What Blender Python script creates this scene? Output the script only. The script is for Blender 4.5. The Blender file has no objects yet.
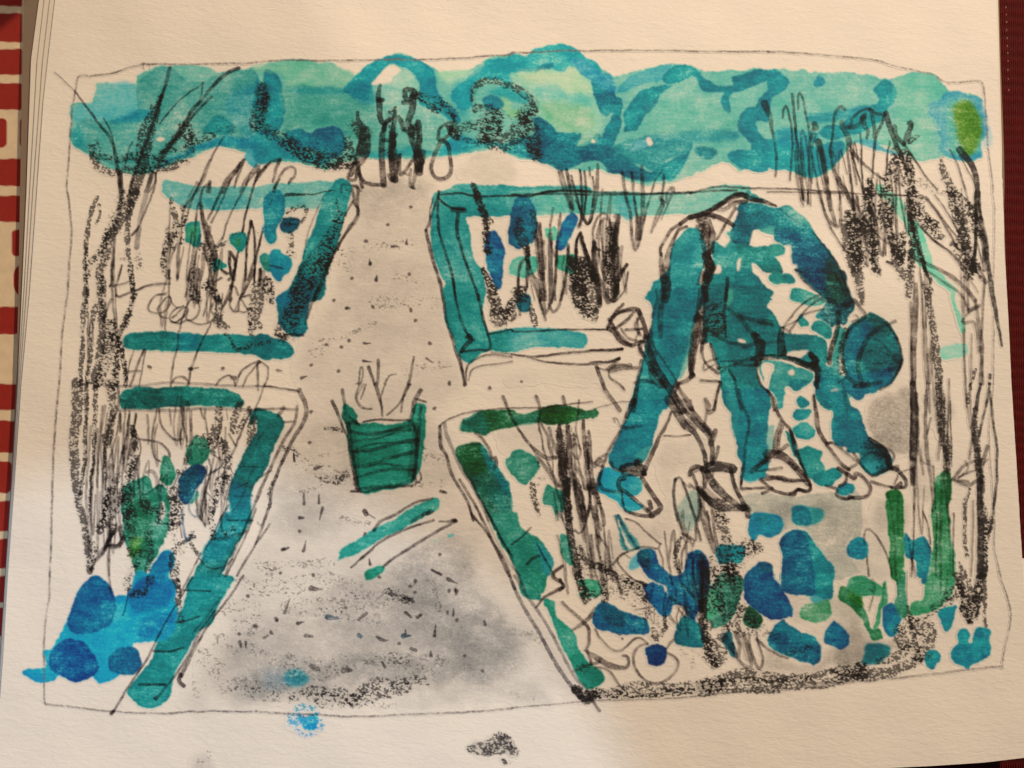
import math, random
import numpy as np

# ---------------------------------------------------------------- pigment layers of the drawing
# The drawing is laid down on a fine grid in sheet coordinates (X 0..1024, Y 0..768) as ink, wash and
# wax-crayon pigment; each drawn item later becomes a thin mesh of its own lying on the page.
SC = 1.5
GW, GH = int(1024*SC)+1, int(768*SC)+1
rs = np.random.RandomState(7)

def s2l(c):
    c = np.asarray(c, float)/255.0
    return np.where(c <= 0.04045, c/12.92, ((c+0.055)/1.055)**2.4)

def fnoise(sx, sy, seed):
    r = np.random.RandomState(seed)
    n = r.randn(GH, GW)
    fy = np.fft.fftfreq(GH)[:, None]; fx = np.fft.rfftfreq(GW)[None, :]
    g = np.exp(-2*(math.pi**2)*((sx*SC*fx)**2+(sy*SC*fy)**2))
    o = np.fft.irfft2(np.fft.rfft2(n)*g, s=(GH, GW))
    return (o/o.std()).astype(np.float32)

N_GRAIN = (0.86*fnoise(0.62, 0.46, 1)+0.40*fnoise(1.3, 0.9, 2)+0.25*fnoise(5, 3, 21))
N_FINE = fnoise(0.6, 0.45, 3)
N_MED = fnoise(3.2, 2.2, 4)
N_BIG = fnoise(14, 10, 5)
N_STREAK = fnoise(5.0, 0.6, 6)
N_POOL = np.tanh(2.6*fnoise(7.0, 5.0, 31)+0.8*fnoise(1.6, 1.2, 32))
WX = fnoise(0.9, 0.9, 12)*0.38+fnoise(2.6, 2.6, 8)*0.55+fnoise(7, 7, 9)*0.7
WY = fnoise(0.9, 0.9, 13)*0.38+fnoise(2.6, 2.6, 10)*0.55+fnoise(7, 7, 11)*0.7

PAPER = (216, 192, 164)                     # paper as it looks under the warm lamp
canvas = np.ones((GH, GW, 3), np.float32)*s2l(PAPER).astype(np.float32)
ids = np.zeros((GH, GW), np.int16)
NAMES = {}
cur = 0

def G(name, label=None):
    global cur
    for k, v in NAMES.items():
        if v[0] == name and v[1] == label:
            cur = k; return
    cur = len(NAMES)+1
    NAMES[cur] = (name, label)

ox, oy, of = 0.0, 0.0, 1.0
def O(x=0, y=0, f=1.0):
    global ox, oy, of
    ox, oy, of = x, y, f

def P(s):
    p = []
    for t in s.split():
        a, b = t.split(',')
        p.append((ox+float(a)/of, oy+float(b)/of))
    return np.array(p)

def smooth(p, n=6, closed=False):
    if len(p) < 3: return p
    q = np.vstack([p[-1:], p, p[:2]]) if closed else np.vstack([2*p[0]-p[1], p, 2*p[-1]-p[-2]])
    out = []
    for i in range(1, len(q)-2):
        a, b, c, d = q[i-1], q[i], q[i+1], q[i+2]
        L = np.hypot(*(c-b)); m = max(2, min(n, int(L/2)+1))
        for k in range(m):
            t = k/m
            out.append(0.5*((2*b)+(c-a)*t+(2*a-5*b+4*c-d)*t*t+(3*b-a-3*c+d)*t**3))
    if not closed: out.append(q[-2])
    return np.array(out)

def box(x0, y0, x1, y1):
    return (max(0, int(x0*SC)), max(0, int(y0*SC)), min(GW, int(x1*SC)+2), min(GH, int(y1*SC)+2))

def blur(a, s):
    s = s*SC
    if s < 0.3: return a
    r = max(1, int(2.5*s)); k = np.exp(-0.5*(np.arange(-r, r+1)/s)**2); k /= k.sum()
    b = np.pad(a, ((r, r), (r, r)), mode='edge')
    o = np.zeros((a.shape[0], b.shape[1]), np.float32)
    for i, w in enumerate(k): o += w*b[i:i+a.shape[0]]
    o2 = np.zeros_like(a, dtype=np.float32)
    for i, w in enumerate(k): o2 += w*o[:, i:i+a.shape[1]]
    return o2

def polymask(p, warp, soft):
    pad = 4+soft*3
    bx = box(p[:, 0].min()-pad, p[:, 1].min()-pad, p[:, 0].max()+pad, p[:, 1].max()+pad)
    if bx[2] <= bx[0] or bx[3] <= bx[1]: return bx, None
    X, Y = np.meshgrid(np.arange(bx[0], bx[2])/SC, np.arange(bx[1], bx[3])/SC)
    X = X+WX[bx[1]:bx[3], bx[0]:bx[2]]*warp; Y = Y+WY[bx[1]:bx[3], bx[0]:bx[2]]*warp
    m = np.zeros(X.shape, bool)
    x1, y1 = p[-1]
    for x2, y2 in p:
        if y1 != y2:
            c = ((Y > y1) != (Y > y2)) & (X < (x2-x1)*(Y-y1)/(y2-y1)+x1)
            m ^= c
        x1, y1 = x2, y2
    return bx, blur(m.astype(np.float32), max(soft+0.25, 0.7))

def strokemask(p, w, warp=0.0, edge=0.5):
    """w: one or several widths in sheet units along the stroke"""
    w = np.atleast_1d(np.asarray(w, float))
    L = np.r_[0, np.cumsum(np.hypot(*np.diff(p, axis=0).T))] if len(p) > 1 else np.array([0.])
    W = np.interp(L/max(L[-1], 1e-6), np.linspace(0, 1, len(w)), w)/2 if len(w) > 1 else np.full(len(p), w[0]/2)
    pad = W.max()+3+warp*2
    bx = box(p[:, 0].min()-pad, p[:, 1].min()-pad, p[:, 0].max()+pad, p[:, 1].max()+pad)
    if bx[2] <= bx[0] or bx[3] <= bx[1]: return bx, None
    D = np.full((bx[3]-bx[1], bx[2]-bx[0]), 99., np.float32)
    if len(p) == 1: p = np.vstack([p, p+[[0.01, 0]]]); W = np.r_[W, W]
    for i in range(len(p)-1):
        a, b = p[i], p[i+1]
        r = max(W[i], W[i+1])+2.5+warp*2
        s = box(min(a[0], b[0])-r, min(a[1], b[1])-r, max(a[0], b[0])+r, max(a[1], b[1])+r)
        s = (max(s[0], bx[0]), max(s[1], bx[1]), min(s[2], bx[2]), min(s[3], bx[3]))
        if s[2] <= s[0] or s[3] <= s[1]: continue
        X = np.arange(s[0], s[2])[None, :]/SC; Y = np.arange(s[1], s[3])[:, None]/SC
        if warp:
            X = X+WX[s[1]:s[3], s[0]:s[2]]*warp; Y = Y+WY[s[1]:s[3], s[0]:s[2]]*warp
        d = b-a; dd = max(d@d, 1e-9)
        t = np.clip(((X-a[0])*d[0]+(Y-a[1])*d[1])/dd, 0, 1)
        q = np.hypot(X-a[0]-t*d[0], Y-a[1]-t*d[1])-(W[i]+t*(W[i+1]-W[i]))
        v = D[s[1]-bx[1]:s[3]-bx[1], s[0]-bx[0]:s[2]-bx[0]]
        np.minimum(v, q, out=v)
    return bx, np.clip(0.5-D/(2*edge), 0, 1).astype(np.float32)

def put(bx, a, col, idmin=0.03, claim=True):
    x0, y0, x1, y1 = bx
    v = canvas[y0:y1, x0:x1]
    c = s2l(col).astype(np.float32) if not isinstance(col, np.ndarray) else col
    v += (c-v)*a[..., None]
    if claim and cur: ids[y0:y1, x0:x1][a > idmin] = cur

def tone(c):
    r, g, b = c
    if g >= 150: return (r+1, g*0.925, b*0.895)
    if b > 1.12*g: return (r*0.6, g*1.0, b*0.85)
    if b >= 0.8*g: return (r*0.82, g*0.92, b*0.885)
    return (r*0.85+8, g*0.89, b*0.90+4)

def washput(bx, m, col, a, rim, var, streak=0.25, id_=True):
    col = tone(col)
    x0, y0, x1, y1 = bx
    sl = (slice(y0, y1), slice(x0, x1))
    e = np.clip(m-blur(m, 2.2), 0, 1)*m*rim*1.15
    dens = 1+var*(0.45*N_FINE[sl]+0.5*N_MED[sl]*0.6+0.55*N_BIG[sl]+streak*N_STREAK[sl]+0.55*N_POOL[sl])+e
    dens = np.clip(dens*1.12, 0.3, 2.5)
    c = s2l(col).astype(np.float32); p = s2l(PAPER).astype(np.float32)
    T = np.clip(c/p, 0.002, 1.3)
    cc = p*T**dens[..., None]
    v = canvas[sl]
    k = (m*a)[..., None]
    lin = v+(cc-v)*k
    geo = np.exp(np.log(np.maximum(v, 0.003))*(1-k)+np.log(np.maximum(cc, 0.0035))*k)
    v[...] = lin*(1-m[..., None])+geo*m[..., None]
    if id_ and cur: ids[sl][m*a > 0.03] = cur

def W(s, col, a=0.9, rim=0.5, var=0.22, soft=0.0, warp=0.7, sm=True, claim=True):
    p = P(s)
    if sm: p = smooth(p, 6, True)
    bx, m = polymask(p, warp, soft)
    if m is not None: washput(bx, m, col, a, rim, var, id_=claim)

def B(s, w, col, a=0.9, rim=0.5, var=0.22, soft=0.0, warp=0.6, claim=True):
    w = np.atleast_1d(np.asarray(w, float))/of
    bx, m = strokemask(smooth(P(s)), w, warp, 0.5)
    if m is not None:
        if soft: m = blur(m, soft)
        washput(bx, m, col, a, rim, var, id_=claim)

def L(s, a=0.95, soft=0.3, warp=0.5):
    bx, m = polymask(smooth(P(s), 6, True), warp, soft)
    put(bx, m*a, PAPER, claim=False)

INK = (74, 56, 50)
def M(s, w, a=0.78, col=INK, claim=True, sm=True):
    w = np.atleast_1d(np.asarray(w, float))/of*(0.84 if NAMES.get(cur, ('',))[0] == 'drawn_path' else 0.98)
    if a <= 0: return
    a = min(0.95, a+0.08)
    p = P(s)
    if sm: p = smooth(p)
    bx, m = strokemask(p, w, 0.28, 0.55)
    if m is None: return
    sl = (slice(bx[1], bx[3]), slice(bx[0], bx[2]))
    t = np.clip(a*(1+0.08*N_FINE[sl]+0.12*N_MED[sl]), 0, 0.97)
    # transparent ink: it darkens whatever it crosses
    T = np.clip(s2l(col)/s2l(PAPER), 0.01, 1).astype(np.float32)
    k = (m*t)[..., None]
    v = canvas[sl]
    v *= (1-k)+k*T
    if claim and cur: ids[sl][m*t > 0.03] = cur

WAX = (52, 43, 38)
def K(s, w, d=0.5, col=WAX, a=0.88, claim=True, feather=0.45):
    """wax crayon: pigment only on the tops of the paper tooth; d = how much is covered"""
    w = np.atleast_1d(np.asarray(w, float))/of
    bx, m = strokemask(smooth(P(s)), w*1.04, 0.6, max(0.6, 0.7*feather*np.mean(w)/2))
    if m is None: return
    sl = (slice(bx[1], bx[3]), slice(bx[0], bx[2]))
    if d >= 0.3: d = min(0.97, d+0.19)
    else: d = d*0.72; a = a*0.62
    th = (0.5-d)*2.5+(1-m)*2.2
    g = np.clip((N_GRAIN[sl]*1.0-th)*0.66+0.5, 0, 1)
    if d >= 0.3: g = np.maximum(g, 0.28*np.clip(m*1.3-0.2, 0, 1)*d)
    k = (g*np.clip(m*1.6, 0, 1)*a)[..., None]
    v = canvas[sl]
    under = np.clip(v/s2l(PAPER), 0.05, 1)**0.55
    v += (s2l(col if col is WAX else tone(col))*under-v)*k
    if claim and cur: ids[sl][k[..., 0] > 0.04] = cur

def PEN(s, w, a=0.62, col=(96, 80, 72), claim=True):
    w = np.atleast_1d(np.asarray(w, float))/of
    bx, m = strokemask(smooth(P(s)), w, 0.3, 0.6)
    if m is None: return
    sl = (slice(bx[1], bx[3]), slice(bx[0], bx[2]))
    t = np.clip(a*(1+0.22*N_FINE[sl]+0.18*N_MED[sl]), 0, 0.9)
    put(bx, m*t, col, claim=claim)

def D(s, w, a=0.85, col=INK):
    for q in P(s):
        j = rs.uniform(-0.5, 0.5, 2)
        bx, m = strokemask(np.array([q-j*0.6, q+j*0.6]), [0.86*w/of], 0.5, 0.6)
        put(bx, m*a, col)

def SM(s, a, col=(120, 108, 94), soft=3.0, warp=3.0, grain=0.25, claim=True):
    """soft grey wash or rubbed charcoal smear"""
    bx, m = polymask(smooth(P(s), 6, True), warp, soft)
    if m is None: return
    sl = (slice(bx[1], bx[3]), slice(bx[0], bx[2]))
    t = np.clip(m*a*(1+0.5*grain*N_FINE[sl]+0.10*N_MED[sl]+0.16*N_BIG[sl]+0.05*N_POOL[sl]), 0, 0.95)
    lum = np.dot(col, (0.3, 0.6, 0.1)); pl = np.dot(PAPER, (0.3, 0.6, 0.1))
    if max(col)-min(col) < 45: col = tuple(0.35*np.array(col)+0.65*np.array(PAPER)*lum/pl)
    put(bx, t, col, idmin=0.03, claim=claim)

def SCR(x0, y0, x1, y1, n, ln, lean, w, a=0.6, seed=1):
    """loose up-and-down pen scribbles"""
    r = np.random.RandomState(seed)
    for _ in range(n):
        x = r.uniform(x0, x1); y = r.uniform(y0, y1); L_ = ln*r.uniform(0.5, 1.2); k = r.randint(2, 5); pts = []
        for i in range(k):
            up = i % 2 == 0
            pts.append("%.1f,%.1f" % (x+lean*(L_ if up else 0)+r.uniform(-1.5, 1.5), y-(L_ if up else 0)+r.uniform(-4, 4)))
            pts.append("%.1f,%.1f" % (x+lean*L_*0.5+r.uniform(-2.5, 2.5), y-L_*0.5))
            x += r.uniform(1.5, 5)
        M(' '.join(pts), [w*r.uniform(0.6, 1.0), w*r.uniform(0.8, 1.2), w*0.6], a*r.uniform(0.8, 1.1))
# ================================================================ path, grey washes
G('drawn_path')
O(0, 0, 1)
SM("358,188 425,188 438,220 445,290 462,378 470,392 445,400 442,430 470,500 520,590 585,690 540,690 400,705 200,705 196,690 215,640 250,560 300,470 302,400 298,360 330,300 352,230", 0.25, (150,134,116), 4, 4, 0.2)
O(256, 192, 4)
SM("410,0 680,0 690,60 600,130 480,140 420,100", 0.24, (140,130,115), 6, 4)
SM("330,260 480,230 700,280 740,380 600,420 420,400 300,400", 0.22, (140,128,112), 5, 4)
SM("260,420 700,440 780,560 620,590 330,560", 0.08, (140,128,112), 6, 4)
O(256, 384, 4)
SM("90,170 240,160 380,180 400,420 380,560 240,600 90,560 80,380", 0.24, (140,128,112), 4, 4)
SM("0,540 60,440 180,400 390,430 380,500 250,520 180,560 60,600", 0.12, (140,128,112), 3, 3)
SM("430,100 560,110 780,200 760,420 560,430 420,440", 0.12, (140,128,112), 5, 4)
O(0, 0, 1)
SM("400,560 450,530 475,545 478,580 500,605 512,640 505,672 480,684 455,668 430,640 405,600", 0.43, (112,106,98), 5, 4)
SM("386,575 402,552 428,560 440,600 420,640 380,620", 0.32, (105,100,95), 6, 4)
SM("232,640 300,600 345,592 420,588 470,610 460,670 380,690 260,702 215,695", 0.29, (125,116,106), 6, 4)
SM("330,590 395,570 440,590 450,640 380,650 330,625", 0.20, (120,112,100), 6, 4)
SM("248,668 330,660 420,657 475,664 478,676 420,684 330,684 252,690", 0.43, (100,96,90), 4, 4)
SM("468,612 505,620 515,660 506,680 480,684 462,668 452,640", 0.32, (105,100,92), 2.5, 3)
SM("430,684 500,676 540,690 480,704 400,706", 0.17, (130,120,108), 2, 3)
SM("512,628 535,634 525,650 530,668 512,672", 0.36, (130,124,114), 3, 3)
SM("512,690 545,692 550,702 512,704", 0.29, (120,112,104), 3, 3)
SM("240,668 300,662 318,672 300,690 240,698", 0.29, (90,120,125), 6, 4)
W("285,673 297,668 306,674 308,682 298,687 288,684", (30,110,135), 0.6, 0.2, 0.4, 1.6)
SM("262,672 288,668 292,684 270,690", 0.36, (70,115,125), 3, 3)
# rubbed crayon on the path
O(256, 384, 4)
K("280,180 340,190", 16, 0.30)
K("150,290 200,300 260,290 360,275", 20, 0.20)
K("100,260 160,270", 22, 0.25)
K("150,250 155,310", 9, 0.5)
K("170,300 220,330 300,350 350,380", 60, 0.10)
K("270,370 320,380 355,360", 38, 0.36)
K("180,430 260,405", 26, 0.22)
K("340,530 400,550 450,560", 22, 0.26)
K("560,310 640,300 740,300", 50, 0.08)
K("560,400 660,400 760,390", 40, 0.07)
K("60,730 160,720 300,715", 40, 0.14)
K("0,700 60,760", 40, 0.10)
K("10,560 50,540", 20, 0.1)
O(256, 192, 4)
K("340,240 400,225", 24, 0.22); K("400,130 450,130", 26, 0.12); K("440,215 620,205", 40, 0.07)
K("230,600 330,580 410,550 480,525", 20, 0.22); K("230,640 290,620", 50, 0.12)
K("300,230 360,300", 60, 0.05); K("560,340 660,370", 40, 0.07)
K("480,440 800,440", 60, 0.02); K("600,715 760,690", 40, 0.07)
O(256, 576, 4)
K("0,60 120,40 260,20 400,60", 80, 0.07)
K("130,110 260,120 420,100 560,80", 90, 0.16)
K("530,60 580,85 620,100", 34, 0.4)
K("690,10 720,60 730,130", 30, 0.2)
K("60,330 260,350 420,340 600,330 740,340", 60, 0.17)
K("140,380 260,400 330,380", 50, 0.15)
K("0,480 120,490 300,500", 50, 0.14)
K("150,490 200,460 280,460 360,500 470,430 560,420 680,420", 36, 0.30)
K("260,500 330,470 400,500 500,470 600,450", 56, 0.30)
K("280,520 420,520 560,520", 24, 0.25)
K("0,440 130,460", 70, 0.10)
K("640,360 720,380", 40, 0.25)
K("340,150 480,170", 60, 0.08); K("540,330 640,380", 60, 0.08)
O(0, 576, 4)
K("780,400 785,480 820,450", 24, 0.22)
K("820,330 870,370", 90, 0.07)
K("890,440 960,430 1000,460", 70, 0.26)
K("860,240 900,240", 24, 0.22)
K("880,130 1000,110 1024,150", 60, 0.07)
K("940,470 1024,440", 60, 0.1); K("960,200 1024,200", 90, 0.06); K("880,280 1020,300",70,0.04)
K("960,20 1020,40", 40, 0.2)
O(512, 576, 4)
K("0,220 60,230 120,260", 40, 0.2, a=.6); K("0,480 80,490", 40, 0.2, a=.5)
# grey wash behind the gardener and the big front bed
G('painted_flower_bed', 'wash, blooms and leaves of the front right bed')
O(512, 384, 4)
SM("620,250 740,215 790,300 700,340 650,380 640,470 660,600 700,680 560,600 480,560 560,540 620,480 590,380", 0.20, (128,120,108), 2.5, 3)
SM("430,560 540,570 600,610 560,660 420,690", 0.2, (120,112,104), 2, 3)
SM("250,610 330,600 400,640 430,720 380,760 280,740", 0.28, (110,104,98), 3, 3)
O(440, 400, 6.4)
SM("365,200 520,170 650,150 760,200 770,330 680,420 560,330 470,310 380,330", 0.22, (140,130,115), 1.5, 2)
O(700, 480, 6.4)
W("290,90 520,90 610,110 700,90 870,85 1024,95 1024,380 960,370 930,440 1000,560 1024,600 860,640 850,560 780,460 680,330 600,310 520,330 440,370 330,240 300,150", (176,180,160), 0.85, 0.3, 0.3, 0.5)
SM("400,220 520,130 600,120 620,200 540,300 440,340", 0.45, (105,115,108), 3, 3)
SM("680,130 780,110 860,180 1024,160 1024,360 940,400 800,400 720,320 760,220", 0.40, (118,116,102), 3.5, 3)
O(768, 384, 4)
SM("420,500 470,470 540,490 570,540 540,600 440,560", 0.35, (110,112,100), 3, 3)
SM("200,500 300,520 460,560 470,640 400,700 470,760 260,740 230,650 180,560", 0.28, (135,138,122), 3, 3)
SM("240,620 330,640 480,640 490,768 270,768", 0.30, (150,158,140), 3, 3)
O(700, 580, 6.4)
SM("560,90 830,100 960,60 1024,200 960,280 800,270 640,280 560,260", 0.35, (150,148,124), 2, 3)
SM("420,420 480,470 740,560 780,460 960,450 1024,440 1024,550 860,590 500,600 420,580", 0.42, (128,114,96), 2.5, 3)
SM("560,280 800,300 1024,280 1024,460 860,420 700,330", 0.30, (148,138,116), 2, 3)
O(840, 580, 6.4)
SM("0,280 130,290 280,370 400,380 460,420 330,470 140,530 0,560", 0.42, (124,112,96), 2.5, 3)
SM("0,130 60,170 100,260 0,260", 0.2, (150,140,118), 2, 2)
SM("210,10 260,40 260,150 210,120", 0.25, (150,140,118), 3, 2)
# grey boulder wash behind the head
G('drawn_tree', 'bare tree and grasses drawn at the right of the page')
O(768, 384, 4)
SM("395,90 470,40 560,20 600,60 590,250 560,290 450,240 400,170", 0.50, (122,112,96), 1.8, 2, 0.35)
SM("440,80 500,70 520,100 450,110", 0.25, (100,92,80), 3, 2)
SM("430,200 560,190 570,280 480,270", 0.25, (105,98,84), 3, 2)
SM("630,60 690,20 740,80 735,170 690,210 650,150", 0.45, (128,118,102), 2.2, 2)
SM("590,260 650,260 650,470 580,440", 0.40, (150,138,118), 1.5, 2)
G('drawn_path')
O(0, 0, 1)
SM("345,180 425,186 430,196 410,205 350,200", 0.15, (120,110,98), 3, 3)
O(256, 0, 4)
SM("820,690 900,610 980,610 1024,640 1024,730 860,730 820,710", 0.25, (140,130,112), 1.8, 2)
SM("520,740 600,720 680,720 700,768 520,768", 0.35, (130,120,108), 3, 3)
O(512, 192, 4)
SM("0,720 200,700 340,710 360,768 0,768", 0.12, (140,130,112), 2, 2)

# ================================================================ tree line
G('painted_tree_line')
O(0, 0, 1)
W("71,108 80,103 92,102 97,85 108,83 134,84 140,74 155,68 170,66 195,65 213,69 222,74 240,69 256,67 280,61 310,61 333,64 352,75 368,66 390,57 405,55 420,60 437,70 445,80 456,81 470,70 488,60 505,54 528,54 545,48 560,46 575,50 590,60 604,70 616,76 632,72 655,66 675,65 695,68 708,73 740,70 768,69 800,71 835,73 865,75 885,80 900,75 920,72 935,76 945,84 950,92 965,93 980,98 984,112 986,126 982,146 976,161 965,163 955,159 940,160 925,161 912,155 900,147 880,145 862,143 850,147 840,160 828,172 812,177 795,172 780,168 768,162 755,167 740,169 725,163 700,172 680,178 660,183 640,182 618,176 600,172 580,170 555,168 535,160 520,160 512,157 500,148 490,150 470,152 455,157 430,158 405,159 385,158 368,157 345,163 330,168 310,167 295,163 270,164 256,162 246,150 240,148 225,147 210,149 195,156 175,163 150,172 130,175 110,168 90,157 72,146 70,130", (112,182,162), 0.95, 0.35, 0.22, 0.1, 1.0)
# left third, bluer
O(0, 0, 4)
W("290,470 300,430 380,400 400,340 540,335 560,450 480,500 420,500 340,520", (92,180,182), 0.6, 0.2, 0.2, 1.2)
W("285,520 340,480 420,490 540,450 540,370 570,310 620,280 680,268 740,318 800,322 850,302 960,282 1024,290 1024,590 900,590 800,602 700,640 600,690 500,680 400,640 288,580", (74,158,146), 0.75, 0.35, 0.26, 0.2, 1.0)
W("300,520 380,500 520,480 560,520 560,600 500,640 400,620 300,580", (84,172,160), 0.5, 0, 0.25, 2.5, claim=False)
W("440,495 500,460 560,440 610,455 580,485 520,492 470,500", (20,130,165), 0.6, 0.1, 0.3, 1.4)
W("290,510 330,500 330,590 290,575", (30,135,160), 0.5, 0.1, 0.3, 1.6)
W("700,640 640,670 600,690 740,600 850,560 900,540 960,550 1024,540 1024,600 900,585 800,600 750,630", (10,118,158), 0.75, 0.3, 0.3, 1.0)
W("810,520 860,460 920,480 940,520 880,540 830,530", (14,120,140), 0.75, 0.3, 0.3, 0.8)
W("900,400 1000,340 1024,360 1024,560 960,520 920,480", (60,155,160), 0.6, 0.2, 0.3, 1.8)
L("628,555 645,548 662,555 645,566")
W("990,600 1024,610 1024,670 980,640", (70,165,170), 0.8, 0.3, 0.2, 0.5)
O(256, 0, 4)
W("0,300 20,340 40,280 80,300 110,380 110,480 80,530 0,520", (10,125,150), 0.8, 0.5, 0.3, 0.5)
W("0,350 30,340 60,400 40,500 0,520", (10,95,115), 0.5, 0.3, 0.3, 1.2)
W("0,255 240,245 330,265 395,300 370,345 250,340 130,350 100,300 0,285", (138,192,158), 0.65, 0.2, 0.2, 0.8)
W("100,350 250,340 350,350 400,400 480,440 460,560 360,540 300,500 200,520 120,540 110,450", (78,160,142), 0.6, 0.2, 0.28, 1.0)
W("110,355 250,345 350,352 340,375 200,370", (50,155,158), 0.5, 0.1, 0.25, 1.8, claim=False)
W("110,540 160,510 210,530 260,510 320,505 355,540 360,600 300,640 220,600 160,590", (12,112,142), 0.85, 0.5, 0.3, 0.4)
W("0,520 80,540 140,570 200,600 300,640 260,660 180,650 100,640 0,655", (20,128,155), 0.75, 0.3, 0.3, 1.0)
W("350,360 390,310 450,260 520,230 600,225 660,240 710,280 720,320 735,390 800,440 820,490 780,480 700,440 650,420 655,340 630,300 590,270 540,262 490,300 470,335 440,400 400,395", (30,138,162), 0.85, 0.5, 0.28, 0.3)
W("360,350 400,320 450,330 480,400 440,420 380,390", (20,125,150), 0.5, 0.2, 0.3, 1.5)
L("463,335 490,300 540,264 582,282 545,310 540,332 490,336")
W("540,332 548,308 585,282 640,300 652,340 640,370 560,350", (150,196,170), 0.8, 0.3, 0.2, 0.4)
W("730,290 860,280 850,310 790,340 750,330", (155,200,165), 0.8, 0.2, 0.2, 0.8)
W("440,440 620,440 740,480 780,600 700,625 540,630 450,620", (84,168,150), 0.5, 0.1, 0.25, 2, claim=False)
W("440,605 560,600 640,590 720,620 540,632 440,630", (24,135,160), 0.5, 0.1, 0.25, 1.5, claim=False)
W("800,320 850,310 900,270 860,400 840,470 780,400", (70,165,165), 0.5, 0.1, 0.25, 2, claim=False)
O(440, 40, 6.4)
W("60,350 120,290 200,230 270,160 350,120 460,100 570,95 600,60 700,40 790,35 860,60 930,100 980,140 1024,180 1024,260 990,270 930,210 880,190 830,180 790,215 700,190 640,180 600,220 460,205 450,270 380,250 260,250 210,340 220,420 140,440 90,400", (42,146,168), 0.85, 0.45, 0.28, 0.3, 1.0)
W("600,220 640,170 700,150 730,175 690,190 640,205", (8,112,142), 0.85, 0.4, 0.2, 0.3)
W("420,270 470,200 460,300 560,330 560,400 480,400 380,370 300,340 250,350", (20,135,158), 0.6, 0.3, 0.3, 1.5)
W("460,205 600,210 690,190 790,215 840,180 930,220 980,280 1000,400 1024,430 1024,590 930,600 780,600 700,530 610,500 610,400 560,310 490,270", (138,196,164), 0.85, 0.2, 0.22, 0.5)
W("500,200 660,200 780,215 840,185 920,240 960,330 820,340 700,280 560,260", (180,204,162), 0.7, 0.1, 0.15, 1.5, claim=False)
W("600,300 740,290 820,350 960,360 980,420 760,400 620,360", (84,176,166), 0.5, 0.1, 0.2, 2.2, claim=False)
W("640,420 800,400 960,440 980,570 800,590 700,520", (118,178,132), 0.55, 0.1, 0.2, 2.2, claim=False)
W("200,220 250,170 275,150 262,190 210,235", (200,200,175), 0.5, 0, 0.1, 0.5, claim=False)
W("380,370 440,390 460,440 520,440 500,500 430,500 400,440", (140,190,140), 0.7, 0.2, 0.2, 0.8)
W("270,380 330,350 390,380 400,430 290,440", (8,115,145), 0.75, 0.3, 0.3, 0.6)
W("610,500 700,530 760,590 890,600 880,680 1024,600 1024,768 640,768 420,720 380,690 520,620 600,600", (8,112,138), 0.9, 0.4, 0.3, 0.5)
W("100,600 260,640 440,680 380,690 240,690 100,740 0,750 0,700", (24,140,168), 0.75, 0.3, 0.3, 1.0)
W("880,610 960,610 1024,590 1000,640 950,680 880,690", (130,182,150), 0.7, 0.2, 0.2, 0.5)
L("970,636 984,632 986,650 974,654")
O(512, 0, 4)
W("320,320 370,310 410,350 420,420 385,460 350,440 330,380", (10,112,140), 0.9, 0.5, 0.25, 0.3)
W("235,240 300,240 350,290 400,300 415,370 330,330 270,290", (52,152,170), 0.7, 0.4, 0.25, 0.5)
W("425,370 430,340 480,300 560,270 640,258 620,300 600,320 520,340 460,365", (74,166,166), 0.85, 0.5, 0.2, 0.3)
W("600,300 640,270 690,262 740,280 770,320 830,345 880,345 885,310 960,285 1024,278 1024,320 960,350 880,375 870,400 880,445 850,440 838,400 850,375 790,370 750,350 735,315 700,318 660,335 605,332", (12,126,148), 0.9, 0.5, 0.25, 0.3)
W("450,500 455,440 480,400 520,360 600,340 640,345 600,370 580,410 550,450 530,470 500,520 450,530", (12,124,146), 0.88, 0.5, 0.28, 0.3)
W("405,400 440,390 445,440 430,520 400,590 360,560 370,520 400,460", (14,120,144), 0.88, 0.5, 0.25, 0.3)
W("100,470 180,530 272,535 262,590 330,570 400,590 470,640 560,690 600,700 520,720 430,700 380,690 330,640 200,680 160,660 100,640", (6,108,134), 0.88, 0.4, 0.3, 0.5)
W("400,590 470,560 560,545 640,560 720,570 680,620 620,640 580,690 520,660 440,640", (40,138,140), 0.7, 0.4, 0.28, 0.6)
W("620,650 690,610 720,575 690,660 640,720 590,725 520,720 560,690", (8,116,140), 0.85, 0.4, 0.28, 0.5)
W("430,710 560,730 620,725 700,690 640,740 500,735", (120,186,165), 0.6, 0.1, 0.2, 0.8, claim=False)
W("735,590 800,590 825,610 790,640 740,620", (24,122,128), 0.75, 0.3, 0.3, 0.8)
W("560,540 720,520 880,520 900,560 700,570 580,570", (44,140,146), 0.6, 0.1, 0.3, 1.4)
W("905,480 940,430 980,430 990,400 1024,370 1024,480 980,490 1010,560 1024,560 1024,680 940,680 870,640 870,610 910,605 960,600 940,560 910,530", (16,124,148), 0.85, 0.45, 0.28, 0.4)
W("500,560 530,560 545,555 555,570 530,590 470,605 480,590", (150,190,190), 0.6, 0.1, 0.1, 0.4)
L("538,556 552,553 565,572 550,585 540,575")
L("318,563 326,557 333,566 325,572")
W("560,420 720,400 900,460 880,530 640,540 540,520", (110,180,156), 0.4, 0.1, 0.2, 2.5, claim=False)
O(768, 0, 4)
W("0,290 50,290 85,330 60,370 20,400 0,450", (18,128,152), 0.85, 0.4, 0.25, 0.4)
W("180,330 205,305 228,320 215,345 190,345", (30,135,150), 0.8, 0.4, 0.25, 0.4)
W("420,365 440,340 470,320 500,340 515,380 480,430 470,470 400,520 330,540 250,560 200,530 230,500 300,500 330,440 400,420 440,400", (16,128,150), 0.85, 0.45, 0.28, 0.4)
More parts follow.
